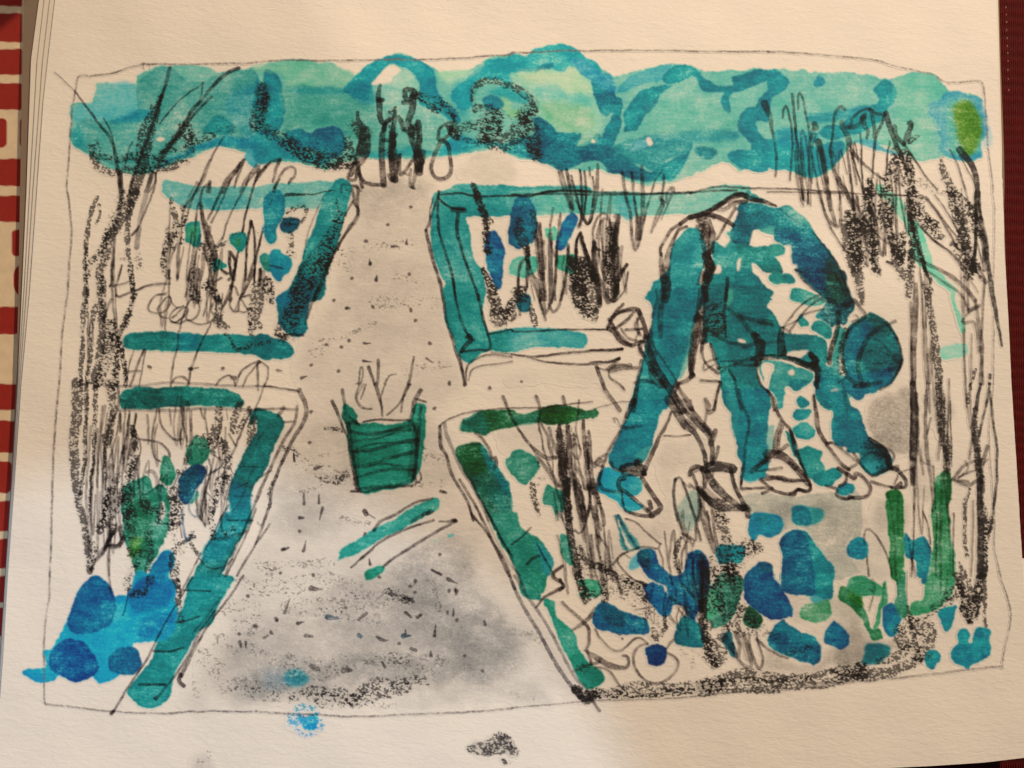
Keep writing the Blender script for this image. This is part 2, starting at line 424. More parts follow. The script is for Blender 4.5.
W("160,460 230,450 330,430 420,415 430,440 330,470 240,490 170,490", (50,150,152), 0.7, 0.3, 0.28, 0.9)
W("0,560 100,560 200,580 300,560 300,620 240,680 180,712 130,700 70,680 0,670", (22,138,160), 0.82, 0.4, 0.28, 0.5)
W("20,540 60,510 120,520 200,530 180,570 60,580", (40,148,158), 0.65, 0.2, 0.28, 1)
W("340,560 430,560 460,590 560,610 520,620 430,600", (50,152,165), 0.6, 0.2, 0.28, 0.8)
W("500,330 560,300 640,295 690,330 720,400 660,420 650,600 600,640 480,590 440,560 520,480", (112,188,158), 0.6, 0.2, 0.22, 1.0, claim=False)
W("650,440 665,400 710,375 760,372 820,385 860,400 870,470 880,520 850,560 850,640 810,655 760,640 720,635 690,600 685,550 660,510", (66,156,170), 0.7, 0.8, 0.28, 0.8, 1.8)
W("715,420 760,400 800,410 850,480 840,600 760,620 730,600 715,520", (92,176,150), 0.75, 0.1, 0.25, 0.8)
W("740,430 790,402 830,425 856,500 845,570 820,610 790,620 760,560 745,500", (98,142,36), 0.85, 0.3, 0.28, 1.6)
W("850,400 870,440 885,500 900,570 870,600 860,560 868,500 850,440", (130,180,190), 0.35, 0.1, 0.2, 0.9)

# ================================================================ upper-left bed
G('drawn_garden_bed', 'upper left raised bed')
O(0, 0, 1)
W("162,183 175,181 200,186 256,186 330,182 344,187 330,205 300,208 256,208 195,209 168,198", (106,178,166), 0.92, 0.45, 0.26, 0.2)
W("200,198 250,197 258,206 205,208", (66,158,156), 0.5, 0.1, 0.3, 1, claim=False)
O(200, 180, 6.4)
W("540,30 800,15 840,60 780,170 640,180 540,160", (96,174,160), 0.7, 0.3, 0.25, 0.3)
W("840,50 870,0 920,-5 965,30 975,90 950,160 900,330 880,420 840,520 800,640 760,768 500,768 560,700 640,540 660,440 700,360 760,200 800,100", (26,134,132), 0.92, 0.55, 0.25, 0.2)
O(256, 192, 4)
W("150,390 100,400 82,440 95,520 130,570 180,580 210,550 205,500 220,420 250,350 200,330", (18,124,130), 0.92, 0.55, 0.25, 0.2)
W("85,440 120,400 150,400 130,470", (18,135,165), 0.6, 0.2, 0.25, 1)
O(110, 270, 6.4)
W("85,430 120,405 240,395 400,390 520,400 620,405 760,405 900,418 1024,425 1024,555 900,545 750,530 600,520 480,515 380,515 240,510 100,505 88,470", (22,132,128), 0.94, 0.55, 0.25, 0.2)
W("90,430 240,400 400,400 410,510 240,505 95,500", (12,108,100), 0.55, 0.1, 0.25, 1.2, claim=False)
W("420,400 560,410 560,510 430,510", (14,112,140), 0.55, 0.1, 0.25, 1.2, claim=False)
O(256, 192, 4)
W("0,575 60,580 120,595 148,625 140,655 90,668 0,660", (26,132,130), 0.94, 0.55, 0.25, 0.2)
# ================================================================ lower-left bed
G('drawn_garden_bed', 'lower left raised bed')
O(0, 384, 4)
W("480,60 500,25 560,10 640,12 740,8 840,15 940,35 975,70 960,90 900,92 800,88 700,90 600,100 500,95 482,85", (22,118,108), 0.95, 0.5, 0.26, 0.2)
W("480,60 560,20 640,20 640,90 520,92", (8,84,76), 0.5, 0.1, 0.3, 1.2, claim=False)
W("700,20 840,20 930,40 930,80 720,85", (30,132,118), 0.4, 0.1, 0.3, 1.5, claim=False)
W("1000,120 1024,100 1070,110 1120,130 1134,170 1100,250 1060,340 1024,400 1000,460 1005,540 960,620 920,700 880,768 780,768 810,690 830,630 880,570 900,520 925,520 915,430 950,330 1000,230 1024,190 1024,140 1000,170", (18,116,108), 0.95, 0.5, 0.25, 0.2)
W("930,400 1000,440 1000,540 960,600 880,700 800,690 850,600 900,520 920,480", (10,134,150), 0.5, 0.1, 0.25, 1.8, claim=False)
O(0, 576, 4)
W("770,0 935,0 910,60 880,120 850,180 790,230 750,310 710,370 690,430 685,480 650,515 600,532 560,520 530,490 515,465 530,430 580,370 620,300 640,240 690,200 720,150 740,100", (24,136,128), 0.95, 0.5, 0.26, 0.2)
W("690,200 740,100 780,0 860,0 840,80 760,160", (16,140,140), 0.4, 0.1, 0.25, 2, claim=False)
# ================================================================ upper-right bed
G('drawn_garden_bed', 'upper right raised bed')
O(430, 180, 6.4)
W("20,110 60,80 110,60 170,30 250,25 400,30 600,38 800,42 1024,44 1024,212 900,208 700,210 500,235 380,240 245,240 250,300 270,360 285,500 330,570 345,650 330,768 110,768 100,660 50,570 15,470 5,380 10,260", (50,148,142), 0.93, 0.55, 0.25, 0.2)
W("700,50 1024,50 1024,200 700,205", (92,170,150), 0.45, 0.1, 0.2, 2.5, claim=False)
O(256, 192, 4)
W("760,450 770,370 800,560 930,560 1024,550 1024,640 930,630 890,650 860,685 825,670 800,610 780,560 755,500", (30,138,130), 0.93, 0.5, 0.25, 0.2)
W("760,370 900,370 912,420 905,480 935,620 820,650 790,560 758,480", (44,146,138), 0.93, 0.4, 0.25, 0.2)
O(512, 192, 4)
W("0,-2 240,-12 400,0 700,0 800,-18 900,-30 960,-20 930,10 880,20 820,50 760,80 640,90 560,92 440,95 380,85 200,85 100,92 0,88", (108,180,160), 0.88, 0.45, 0.22, 0.3)
W("410,30 470,20 500,60 470,115 430,95", (70,160,162), 0.55, 0.2, 0.22, 1.2)
W("640,0 560,50 300,60 290,20", (84,170,154), 0.4, 0.1, 0.22, 2, claim=False)
W("0,550 160,545 270,560 298,585 290,615 240,622 100,622 0,640", (64,160,154), 0.93, 0.55, 0.22, 0.2)
W("0,10 90,5 100,90 0,90", (60,154,150), 0.5, 0.1, 0.22, 1.2, claim=False)
# ================================================================ lower-right bed
G('drawn_garden_bed', 'front right raised bed')
O(440, 400, 6.4)
W("130,160 150,130 200,120 260,70 360,65 460,62 540,90 640,60 720,32 800,35 880,50 950,65 990,50 1010,80 990,110 920,115 860,140 780,160 700,158 640,145 560,145 480,170 400,190 320,215 280,230 220,200 140,195", (26,106,58), 0.95, 0.55, 0.30, 0.2)
W("130,150 260,80 300,220 220,195 140,190", (20,112,106), 0.6, 0.2, 0.25, 1.2, claim=False)
W("480,100 620,90 640,140 500,160", (44,132,100), 0.6, 0.2, 0.25, 1.2, claim=False)
W("660,60 860,60 860,130 680,140", (18,96,26), 0.6, 0.1, 0.3, 1.2, claim=False)
W("105,310 150,280 220,268 260,285 300,340 340,400 385,460 430,530 450,620 460,700 490,768 330,768 270,660 210,560 150,440 110,370", (24,104,74), 0.94, 0.5, 0.3, 0.2)
W("110,310 220,270 280,340 300,440 200,480 120,370", (24,98,40), 0.6, 0.1, 0.3, 1.5, claim=False)
W("260,290 300,340 385,460 440,540 450,620 420,600 360,500 310,420 270,350", (14,126,150), 0.75, 0.3, 0.3, 1.2, claim=False)
W("320,560 440,560 470,700 400,720 350,660", (20,124,118), 0.5, 0.1, 0.3, 1.5, claim=False)
O(440, 500, 4)
W("200,60 300,50 312,70 330,110 400,160 445,230 445,290 400,340 400,400 330,380 310,310 280,240 240,160", (52,140,118), 0.95, 0.5, 0.25, 0.2)
W("380,170 440,220 448,280 420,300 400,240", (44,152,166), 0.55, 0.1, 0.25, 1.0, claim=False)
W("330,330 400,330 425,300 420,360 405,375 390,370 370,350", (46,140,112), 0.95, 0.5, 0.25, 0.2)
O(512, 576, 4)
W("60,0 130,0 120,60 112,55 100,40", (52,146,120), 0.95, 0.4, 0.25, 0.2)
W("125,95 150,92 175,110 180,160 225,200 250,240 265,290 300,340 365,395 360,430 310,447 280,430 255,380 225,320 190,260 165,190 150,140 122,115", (50,148,122), 0.95, 0.5, 0.25, 0.2)
W("280,375 340,370 365,400 355,430 310,445 285,425", (22,128,98), 0.5, 0.1, 0.25, 1.0, claim=False)

# ================================================================ basket and planks
G('drawn_basket')
O(256, 384, 4)
W("348,90 370,82 410,120 415,155 520,160 610,150 625,100 645,75 678,85 682,120 668,250 650,350 620,395 540,420 450,438 415,428 400,380 385,330 368,250 362,180 350,130", (34,136,112), 0.95, 0.5, 0.22, 0.15)
G('drawn_planks')
W("330,670 400,620 480,580 600,510 690,462 730,460 730,490 690,520 580,580 480,630 400,680 345,700 325,715 335,690", (50,156,136), 0.93, 0.55, 0.3, 0.2)
W("440,750 500,725 520,740 480,775 440,785", (46,150,122), 0.93, 0.5, 0.3, 0.3)
W("760,605 785,598 790,606 770,614", (80,176,160), 0.7, 0.3, 0.2, 0.4); W("705,632 725,620 745,618 715,636", (150,190,170), 0.5, 0.2, 0.2, 0.5)
O(256,576,4)
W("445,5 480,0 470,10 455,12", (40,160,130), .8)
# ================================================================ blooms and leaves, left beds
G('drawn_plants', 'plants of the upper left bed')
O(200, 180, 6.4)
W("410,160 430,100 480,68 520,80 545,140 535,240 500,300 480,390 440,402 415,370 412,300", (14,112,142), 0.93, 0.55, 0.25, 0.15)
W("515,285 540,245 580,238 625,245 638,285 610,325 570,335 530,320", (14,72,100), 0.95, 0.4, 0.2, 0.15)
W("380,500 410,480 440,485 460,450 505,435 520,465 570,485 590,530 575,590 540,605 510,650 470,630 450,590 410,580 385,540", (18,126,158), 0.93, 0.5, 0.25, 0.15)
W("385,500 430,485 440,540 430,585 400,575", (70,140,112), 0.8, 0.2, 0.25, 0.8)
W("195,350 240,332 290,345 308,400 290,440 260,460 220,430 195,400", (36,140,130), 0.93, 0.6, 0.25, 0.15)
W("230,370 270,380 260,420 225,410", (60,140,80), 0.6, 0.1, 0.25, 0.8)
W("0,260 10,330 15,400 0,420", (16,130,150), 0.9)
W("70,530 110,505 150,520 178,545 160,565 120,575 90,590 75,565", (46,146,132), 0.93, 0.5, 0.25, 0.15)
W("400,300 412,290 412,340 400,330", (30,125,140), 0.8)
W("500,740 540,705 590,700 580,768 490,768", (18,130,160), 0.8, 0.3, 0.2, 0.4)
O(110, 160, 6.4)
W("485,430 510,400 575,390 585,450 580,540 545,555 520,530 490,520", (30,142,132), 0.93, 0.6, 0.25, 0.15)
W("495,440 560,410 565,480 540,530 505,500", (86,164,116), 0.7, 0.1, 0.2, 0.8)
G('drawn_plants', 'plants of the lower left bed')
O(120, 400, 6.4)
W("430,330 460,260 485,222 510,235 540,240 575,310 580,350 540,400 440,420", (44,132,92), 0.93, 0.5, 0.28, 0.2)
W("262,390 280,350 310,360 330,400 358,480 345,530 310,550 270,530 255,480", (36,130,88), 0.93, 0.5, 0.28, 0.2)
W("375,540 380,500 420,450 480,410 530,420 548,460 530,510 490,570 460,640 420,672 385,650 373,600", (8,64,98), 0.95, 0.5, 0.25, 0.15)
W("400,480 500,430 470,560 410,640", (10,78,80), 0.5, 0.1, 0.3, 1.5, claim=False)
W("445,660 470,610 500,575 515,600 500,640 465,665", (60,148,116), 0.85, 0.4, 0.25, 0.2)
W("40,540 160,480 200,530 205,560 270,550 320,620 330,700 300,900 250,960 240,1000 190,1060 150,1150 110,1150 90,1040 20,900 10,700 20,600", (46,138,98), 0.93, 0.5, 0.34, 0.2, 1.2)
W("60,620 200,640 220,800 150,1000 90,1000 30,800", (30,112,66), 0.5, 0.1, 0.35, 2, claim=False)
L("262,680 285,655 285,740 260,770")
L("205,500 225,490 232,540 205,545")
O(90, 500, 6.4)
W("255,250 330,240 310,310 270,370 245,330", (100,150,40), 0.5, 0.1, 0.3, 1.2, claim=False)
W("-10,560 0,500 40,485 90,520 130,590 165,650 160,768 -40,768 -30,640", (4,96,136), 0.95, 0.4, 0.28, 0.2)
W("150,625 240,610 260,560 290,480 330,450 385,470 410,400 460,345 500,322 530,330 545,370 540,430 505,470 520,560 545,640 540,768 150,768", (28,144,176), 0.92, 0.5, 0.25, 0.2)
W("250,700 255,600 290,550 370,490 385,440 420,390 470,340 510,330 535,370 530,430 480,480 480,600 470,690 400,740 300,740", (6,104,150), 0.85, 0.4, 0.25, 0.4)
O(0, 576, 4)
W("90,380 120,370 180,365 175,300 200,295 230,240 260,190 290,130 320,80 400,40 450,90 520,80 560,60 600,40 690,20 700,120 705,180 690,230 630,265 540,262 530,290 560,310 500,380 470,400 430,425 390,430 360,400 330,425 290,425 230,400 215,420 160,428 110,400", (24,146,182), 0.93, 0.5, 0.28, 0.2)
W("290,110 310,60 340,20 385,0 420,20 450,70 460,130 440,190 360,230 300,230 270,200", (2,100,146), 0.9, 0.5, 0.28, 0.4)
W("195,330 220,280 270,250 340,270 380,320 390,380 350,415 300,428 240,400 200,370", (0,84,142), 0.92, 0.5, 0.28, 0.5)
W("430,340 470,290 530,285 560,310 570,350 550,385 500,400 440,380", (4,96,138), 0.9, 0.5, 0.28, 0.5)
W("520,80 560,10 640,0 690,20 680,100 640,140 540,140", (10,112,158), 0.6, 0.4, 0.28, 1.0)
W("560,180 640,150 700,160 690,230 640,255 560,250", (6,110,160), 0.6, 0.3, 0.28, 1.2)
# ================================================================ blooms, upper-right bed
G('drawn_plants', 'plants of the upper right bed')
O(430, 180, 6.4)
W("500,380 510,250 540,140 590,95 640,120 680,200 685,300 665,390 600,430 560,448 520,420", (6,98,132), 0.93, 0.55, 0.28, 0.15)
W("350,370 380,335 420,325 460,370 482,440 468,520 470,620 455,695 420,695 380,600 355,520", (6,98,146), 0.94, 0.5, 0.28, 0.15)
W("905,210 935,230 945,280 900,360 860,440 830,455 805,430 810,350 850,270", (0,100,150), 0.94, 0.5, 0.22, 0.15)
W("730,300 770,300 800,290 812,340 800,385 750,380 735,350", (102,186,154), 0.93, 0.6, 0.2, 0.15)
W("510,570 525,520 570,495 640,485 685,500 692,580 650,605 600,628 530,610", (88,180,154), 0.93, 0.6, 0.22, 0.15)
W("810,500 860,485 925,475 940,520 930,590 900,605 850,580 812,560", (74,164,134), 0.93, 0.6, 0.22, 0.15)
W("570,740 610,722 640,740 650,790 640,830 600,845 565,820 550,780", (10,92,116), 0.93, 0.4, 0.22, 0.15)

# ================================================================ front right bed blooms
G('painted_flower_bed', 'wash, blooms and leaves of the front right bed')
O(440, 400, 6.4)
W("415,400 440,350 480,318 540,325 600,360 640,420 610,480 550,543 510,520 450,460", (50,142,108), 0.93, 0.5, 0.28, 0.2)
W("660,620 690,545 730,560 790,590 800,660 770,700 740,745 720,680 665,665", (54,146,112), 0.9, 0.4, 0.28, 0.3)
W("1005,490 1024,465 1050,520 1030,590 1000,570", (50,160,160), 0.85)
O(512, 384, 4)
W("190,620 220,605 240,660 245,710 260,740 225,720 200,690", (48,140,106), 0.9, 0.4, 0.28, 0.3)
W("0,100 0,0 0,0", (0,0,0), 0)
O(560, 480, 6.4)
W("350,230 370,220 440,310 520,430 500,450 430,450 400,430 380,330", (60,140,140), 0.55, 0.6, 0.28, 0.3)
L("370,250 385,260 390,310 375,300"); L("400,320 440,400 470,440 430,420")
W("450,520 500,480 520,540 480,570 440,560", (70,160,170), 0.6, 0.2, 0.2, 0.8)
W("495,520 510,460 560,445 610,460 640,540 700,605 780,600 800,560 808,490 840,455 890,445 930,480 955,560 960,660 945,768 880,860 870,900 820,910 800,830 760,800 700,790 690,730 650,670 590,640 540,590", (2,90,140), 0.95, 0.5, 0.28, 0.15)
W("500,470 560,450 590,520 570,570 510,540", (4,70,90), 0.7, 0.2, 0.3, 0.8, claim=False)
W("890,460 935,490 958,600 940,768 890,800 880,700 880,560", (8,40,62), 0.8, 0.2, 0.3, 1.0, claim=False)
W("535,670 590,655 640,670 680,720 720,780 700,860 680,860 610,800 550,740", (4,92,146), 0.93, 0.4, 0.28, 0.2)
W("0,350 40,345 70,400 85,500 60,550 20,470 0,420", (50,146,112), 0.9, 0.4, 0.28, 0.3)
W("0,70 30,90 30,160 10,210 0,200", (50,146,122), 0.9, 0.4, 0.28, 0.3)
W("120,640 200,630 250,650 270,700 240,750 150,755 120,735 150,700", (58,156,118), 0.93, 0.5, 0.28, 0.2)
W("755,140 860,60 900,200 850,330 790,310 750,220", (120,140,128), 0.4, 0.2, 0.25, 0.8)
L("660,670 680,700 672,715")
O(560, 580, 6.4)
W("215,220 260,140 340,165 420,205 500,225 560,250 575,310 550,345 440,350 330,335 240,320 212,280", (2,90,134), 0.95, 0.5, 0.3, 0.15)
W("250,150 330,180 420,210 400,300 300,280", (6,60,84), 0.5, 0.1, 0.3, 1.2, claim=False)
W("540,100 600,90 690,110 705,180 690,235 650,235 600,180", (2,92,146), 0.93, 0.5, 0.3, 0.15)
W("740,310 790,232 860,255 905,300 918,420 860,435 790,425 738,400", (18,122,128), 0.95, 0.6, 0.28, 0.15)
W("545,440 590,415 650,420 682,460 670,520 620,548 560,525 545,480", (2,64,116), 0.96, 0.4, 0.22, 0.15)
W("940,80 1000,60 1030,120 1000,200 960,250 940,230", (88,176,134), 0.9, 0.5, 0.25, 0.2)
O(700, 480, 6.4)
W("310,240 340,210 440,215 520,240 520,330 440,370 370,360 345,392 320,380 308,310", (10,126,162), 0.9, 0.4, 0.28, 0.3)
W("350,230 430,230 440,280 370,270", (8,108,130), 0.5, 0.1, 0.28, 1.2, claim=False)
W("585,185 640,155 720,170 790,190 770,270 720,290 650,298 595,270", (40,130,146), 0.7, 0.2, 0.28, 0.8)
W("590,180 660,160 705,200 710,270 660,295 595,265", (2,104,134), 0.85, 0.3, 0.28, 0.4)
W("510,400 540,350 600,318 660,325 720,380 780,460 850,560 855,660 840,768 750,740 700,740 640,735 560,725 515,680 530,500", (12,122,142), 0.94, 0.5, 0.3, 0.15)
W("510,400 540,350 600,318 650,330 690,400 720,500 735,720 680,730 640,740 560,725 515,680 530,500", (0,84,128), 0.85, 0.3, 0.25, 0.4)
W("275,650 300,590 350,545 390,525 440,540 465,590 480,640 540,720 570,768 590,860 560,880 480,900 400,860 320,800 285,740", (0,82,132), 0.95, 0.5, 0.25, 0.15)
W("360,560 400,530 450,550 460,600 400,590", (20,118,134), 0.6, 0.1, 0.25, 0.8, claim=False)
W("470,610 510,600 520,660 500,660", (110,170,160), 0.6, 0.1, 0.25, 0.8, claim=False)
W("105,430 150,415 280,418 285,470 260,540 200,530 130,540 105,500", (16,124,150), 0.92, 0.4, 0.28, 0.2)
W("110,440 180,430 180,530 120,520", (4,92,112), 0.5, 0.1, 0.28, 0.9, claim=False)
W("940,440 960,385 1010,365 1050,380 1050,500 1000,505 950,485", (2,106,142), 0.94, 0.45, 0.25, 0.2)
W("60,720 90,650 150,600 190,600 280,640 270,720 200,900 80,950 60,850", (52,132,98), 0.85, 0.4, 0.35, 0.4)
W("40,840 100,830 120,860 70,880 50,890", (80,170,130), 0.9)
O(700, 580, 6.4)
W("50,130 90,60 130,180 70,245 48,245", (84,176,134), 0.92, 0.4, 0.25, 0.2)
W("150,350 200,340 230,480 215,490 160,420", (6,82,106), 0.8, 0.4, 0.25, 0.3)
W("280,220 320,165 380,210 400,260 360,320 290,290", (24,100,62), 0.92, 0.5, 0.3, 0.2)
W("740,90 830,90 820,120 740,150 700,110", (22,140,150), 0.5, 0.2, 0.25, 0.6)
W("440,370 470,310 530,255 570,290 650,340 740,365 770,470 745,540 680,530 600,500 520,475 450,430", (8,112,142), 0.94, 0.5, 0.28, 0.2)
W("450,360 540,340 600,400 760,400 760,480 740,530 600,500 470,430", (0,76,114), 0.65, 0.2, 0.28, 0.8, claim=False)
W("795,350 830,290 865,262 930,310 960,370 940,430 900,447 850,420 800,400", (0,92,136), 0.95, 0.5, 0.25, 0.15)
W("640,180 740,140 830,130 830,220 790,265 700,270 640,240", (84,156,112), 0.88, 0.4, 0.28, 0.3)
W("890,130 885,90 905,40 950,60 1024,90 1024,240 990,200 930,150", (40,122,46), 0.93, 0.4, 0.3, 0.2)
W("940,50 980,10 1080,0 1180,60 1180,100 1040,100 990,90", (78,162,120), 0.88, 0.4, 0.28, 0.3)
O(840, 580, 6.4)
W("0,40 60,60 100,120 150,180 180,260 200,310 250,310 270,340 280,370 220,380 190,340 120,240 50,160 0,130", (62,142,88), 0.92, 0.4, 0.3, 0.2)
W("45,100 80,80 140,110 150,170 100,160", (40,120,36), 0.6, 0.1, 0.3, 0.8, claim=False)
W("270,20 290,15 300,140 260,200 250,290 210,310 250,160", (76,156,112), 0.88, 0.4, 0.25, 0.2)
W("60,0 180,-20 220,70 190,100 100,100", (66,152,112), 0.88, 0.4, 0.28, 0.3)
W("265,230 280,170 330,152 360,180 385,260 355,340 325,362 280,310", (2,106,146), 0.94, 0.5, 0.25, 0.15)
W("345,150 370,60 350,-60 415,-60 425,60 430,170 415,240 380,240", (58,146,100), 0.92, 0.4, 0.3, 0.2)
W("440,230 455,150 540,110 545,0 640,-60 730,-60 730,60 690,120 640,170 560,210", (66,154,108), 0.92, 0.4, 0.3, 0.2)
W("515,0 560,-40 550,20 530,30", (2,110,140), 0.9)
W("620,220 650,180 740,165 740,210 715,300 690,332 665,310 640,260", (16,136,160), 0.92, 0.5, 0.25, 0.2)
W("150,470 180,400 290,410 330,450 260,530 200,540 140,530", (8,110,128), 0.85, 0.3, 0.28, 0.8)
W("540,510 565,450 610,450 645,480 640,520 620,530 598,575 560,550", (8,122,148), 0.93, 0.5, 0.25, 0.15)
W("750,360 770,320 810,315 832,350 825,400 850,400 870,310 910,300 960,330 955,390 968,440 940,500 850,540 815,572 760,540 715,500 715,450 760,400", (14,132,158), 0.93, 0.5, 0.25, 0.15)
W("715,470 760,410 820,420 850,470 830,530 760,540", (2,108,142), 0.6, 0.2, 0.25, 0.6, claim=False)
W("860,350 900,300 955,330 950,380 910,380", (2,108,142), 0.6, 0.2, 0.25, 0.6, claim=False)
W("900,430 960,430 940,500 910,500", (2,108,142), 0.5, 0.2, 0.25, 0.6, claim=False)
O(768, 384, 4)
W("470,470 480,435 515,425 540,450 545,560 540,768 490,768 480,600", (40,132,68), 0.93, 0.45, 0.3, 0.2)
W("670,380 700,345 730,360 735,420 725,500 730,600 740,768 655,768 660,640 655,540 665,450", (44,134,72), 0.93, 0.45, 0.3, 0.2)
W("690,640 740,640 740,768 640,768 660,660", (70,158,112), 0.6, 0.2, 0.3, 1, claim=False)
W("315,655 330,625 380,615 400,650 395,690 360,700 325,690", (2,110,142), 0.94, 0.45, 0.25, 0.2)
W("542,630 550,597 575,625 620,612 645,640 650,700 635,768 600,768 590,700 560,695 543,670", (6,112,140), 0.94, 0.45, 0.25, 0.2)
O(440, 400, 6.4)

# ================================================================ right side washes (pale green stems)
G('drawn_tree', 'bare tree and grasses drawn at the right of the page')
O(850, 150, 6.4)
W("165,230 200,220 230,260 300,290 350,340 370,420 430,460 480,560 540,768 480,768 420,720 400,620 350,480 290,400 240,330 175,280", (122,196,162), 0.9, 0.4, 0.2, 0.2)
O(768, 192, 4)
W("600,200 620,160 650,270 700,340 750,390 745,440 770,490 790,540 785,565 765,545 740,470 720,400 660,350 630,290 580,260 570,230", (132,200,168), 0.9, 0.4, 0.2, 0.2)
W("690,625 760,605 795,605 800,640 780,660 700,668", (146,204,176), 0.9, 0.4, 0.2, 0.3)

# ================================================================ gardener
G('drawn_gardener')
O(590, 180, 6.4)   # near leg
W("660,310 620,320 540,400 510,470 505,560 460,620 410,660 380,700 378,768 720,768 700,640 740,520 735,400 700,320", (34,140,140), 0.94, 0.5, 0.25, 0.15)
W("640,330 560,400 530,460 560,470 640,380 690,330", (70,162,150), 0.5, 0.1, 0.25, 1.2, claim=False)
W("740,560 760,600 800,610 890,610 900,700 880,768 740,768", (14,122,126), 0.94, 0.5, 0.25, 0.15)
W("770,430 800,390 860,440 890,380 880,330 940,330 1024,400 1024,768 860,768 880,620 800,600 780,560 785,500", (44,142,134), 0.93, 0.4, 0.25, 0.15)
W("920,260 950,170 1024,155 1024,400 930,410 920,350 940,320 900,300", (6,112,128), 0.94, 0.5, 0.25, 0.15)
O(690, 180, 6.4)
W("370,60 400,80 480,125 440,140 350,110", (24,124,122), 0.85, 0.4, 0.25, 0.2)
W("290,250 330,155 440,150 540,175 590,165 640,180 720,240 770,300 820,370 880,440 940,530 970,620 1000,700 1024,768 870,768 800,700 740,660 690,590 680,540 655,530 650,420 600,420 540,380 530,300 450,320 400,330 390,400 320,400 280,400 260,330", (6,100,122), 0.95, 0.5, 0.28, 0.15)
W("590,165 640,180 720,240 770,300 740,290 650,220 600,190", (70,160,142), 0.75, 0.2, 0.25, 0.4, claim=False)
W("545,320 640,330 780,380 880,500 880,640 800,690 700,590 660,520 650,420 560,400", (2,72,112), 0.65, 0.1, 0.28, 1.8, claim=False)
W("870,500 940,540 980,640 1024,768 880,768 860,640", (10,74,56), 0.7, 0.1, 0.3, 2.0, claim=False)
W("440,320 520,290 540,310 530,350 470,340", (60,154,140), 0.9, 0.4, 0.2, 0.2)
L("392,345 410,325 440,330 520,350 538,375 520,395 490,405 480,430 440,415 390,400")
W("150,440 240,430 300,420 310,480 300,560 330,560 300,600 290,700 270,768 80,768 100,640 150,600 200,590 180,530 150,560", (30,136,132), 0.9, 0.3, 0.25, 0.3)
W("300,420 340,405 430,420 500,420 560,415 600,430 600,475 540,485 570,520 600,560 595,600 520,595 460,580 420,540 370,540 330,560 310,500 298,450", (18,124,118), 0.95, 0.5, 0.25, 0.15)
W("490,440 540,412 600,430 600,475 530,480", (56,152,136), 0.8, 0.3, 0.25, 0.4, claim=False)
W("290,570 350,560 420,600 480,660 510,740 500,768 260,768 280,650", (22,130,130), 0.95, 0.5, 0.25, 0.15)
W("510,620 540,590 590,595 640,600 668,640 660,665 600,660 540,660", (50,150,136), 0.93, 0.5, 0.25, 0.15)
W("590,620 620,598 660,620 665,655 620,660", (18,126,124), 0.7, 0.3, 0.25, 0.3)
W("640,730 660,695 720,695 780,730 800,768 650,768", (40,144,134), 0.93, 0.5, 0.25, 0.15)
L("160,565 180,548 200,555 200,590 170,602 150,600")
L("300,540 312,505 325,510 315,570 302,572")
L("145,300 165,280 200,310 240,345 258,380 225,440 190,400 160,360 150,330")
L("165,215 230,200 300,195 290,240 260,275 210,260")
W("230,330 280,330 260,420 225,440 255,380", (90,170,150), 0.5, 0.2, 0.25, 0.5)
O(690, 290, 6.4)
W("80,-20 500,-20 510,60 495,110 540,160 580,230 600,270 660,275 780,285 850,310 880,360 890,430 900,480 940,480 960,560 930,600 990,620 1020,768 880,768 800,680 800,600 800,560 780,500 600,440 440,440 440,580 500,660 498,768 235,768 190,560 170,480 130,360 90,330 80,150", (14,126,124), 0.95, 0.5, 0.26, 0.15)
W("235,0 270,0 270,60 240,110 225,60", (96,172,146), 0.8, 0.3, 0.2, 0.3, claim=False)
W("105,200 150,120 165,140 120,220", (24,150,140), 0.6, 0.2, 0.25, 0.5, claim=False)
W("80,240 240,240 240,330 110,330", (20,120,112), 0.4, 0.2, 0.25, 1.5, claim=False)
L("300,322 315,312 350,320 352,338 315,336", a=.95)
L("60,40 75,40 76,170 60,180")
L("95,350 130,350 150,430 90,440 80,390")
L("620,395 680,385 755,390 750,402 700,430 640,425 615,412")
L("440,470 520,465 600,440 700,480 790,520 800,560 770,600 700,650 620,615 600,700 580,750 555,740 545,700 500,660 440,580")
W("460,480 520,468 540,490 510,560 500,640 540,660 560,740 580,755 600,640 620,610 690,645 740,620 790,570 785,520 720,500 640,475 560,450 460,455 445,520 470,600", (56,152,142), 0.9, 0.5, 0.25, 0.2)
L("500,500 525,468 540,490 510,560 500,630 480,630 468,580 480,530")
L("620,530 650,505 668,530 650,545")
L("905,360 925,345 925,385 908,388"); L("870,480 890,468 912,480 890,495"); L("920,200 1024,225 1024,260 960,240")
W("640,10 660,-10 740,0 790,20 860,60 875,80 820,105 760,100 690,80 645,50", (64,158,140), 0.93, 0.5, 0.25, 0.15)
W("645,10 700,5 720,50 690,80 645,50", (20,126,122), 0.7, 0.2, 0.25, 0.5, claim=False)
W("690,190 710,155 740,180 762,215 740,235 700,220", (26,132,124), 0.93, 0.5, 0.25, 0.15)
W("775,250 800,205 860,210 910,240 910,290 880,315 820,280", (22,134,128), 0.93, 0.5, 0.25, 0.15)
W("805,170 850,120 860,180 880,210 840,200", (20,128,130), 0.9, 0.4, 0.25, 0.2)
W("685,720 690,675 720,685 755,715 745,740 700,745", (22,136,134), 0.93, 0.5, 0.25, 0.15)
W("940,240 990,240 1010,300 960,420 950,500 960,560 1000,600 1024,640 1024,700 980,600 940,560 915,480 930,340", (60,156,142), 0.8, 0.4, 0.25, 0.3)
W("830,480 900,490 950,490 960,560 920,620 870,640 830,580", (10,112,122), 0.6, 0.2, 0.3, 0.6, claim=False)
L("900,635 920,625 940,612 945,632 915,645", a=.6)
O(780, 270, 6.4)
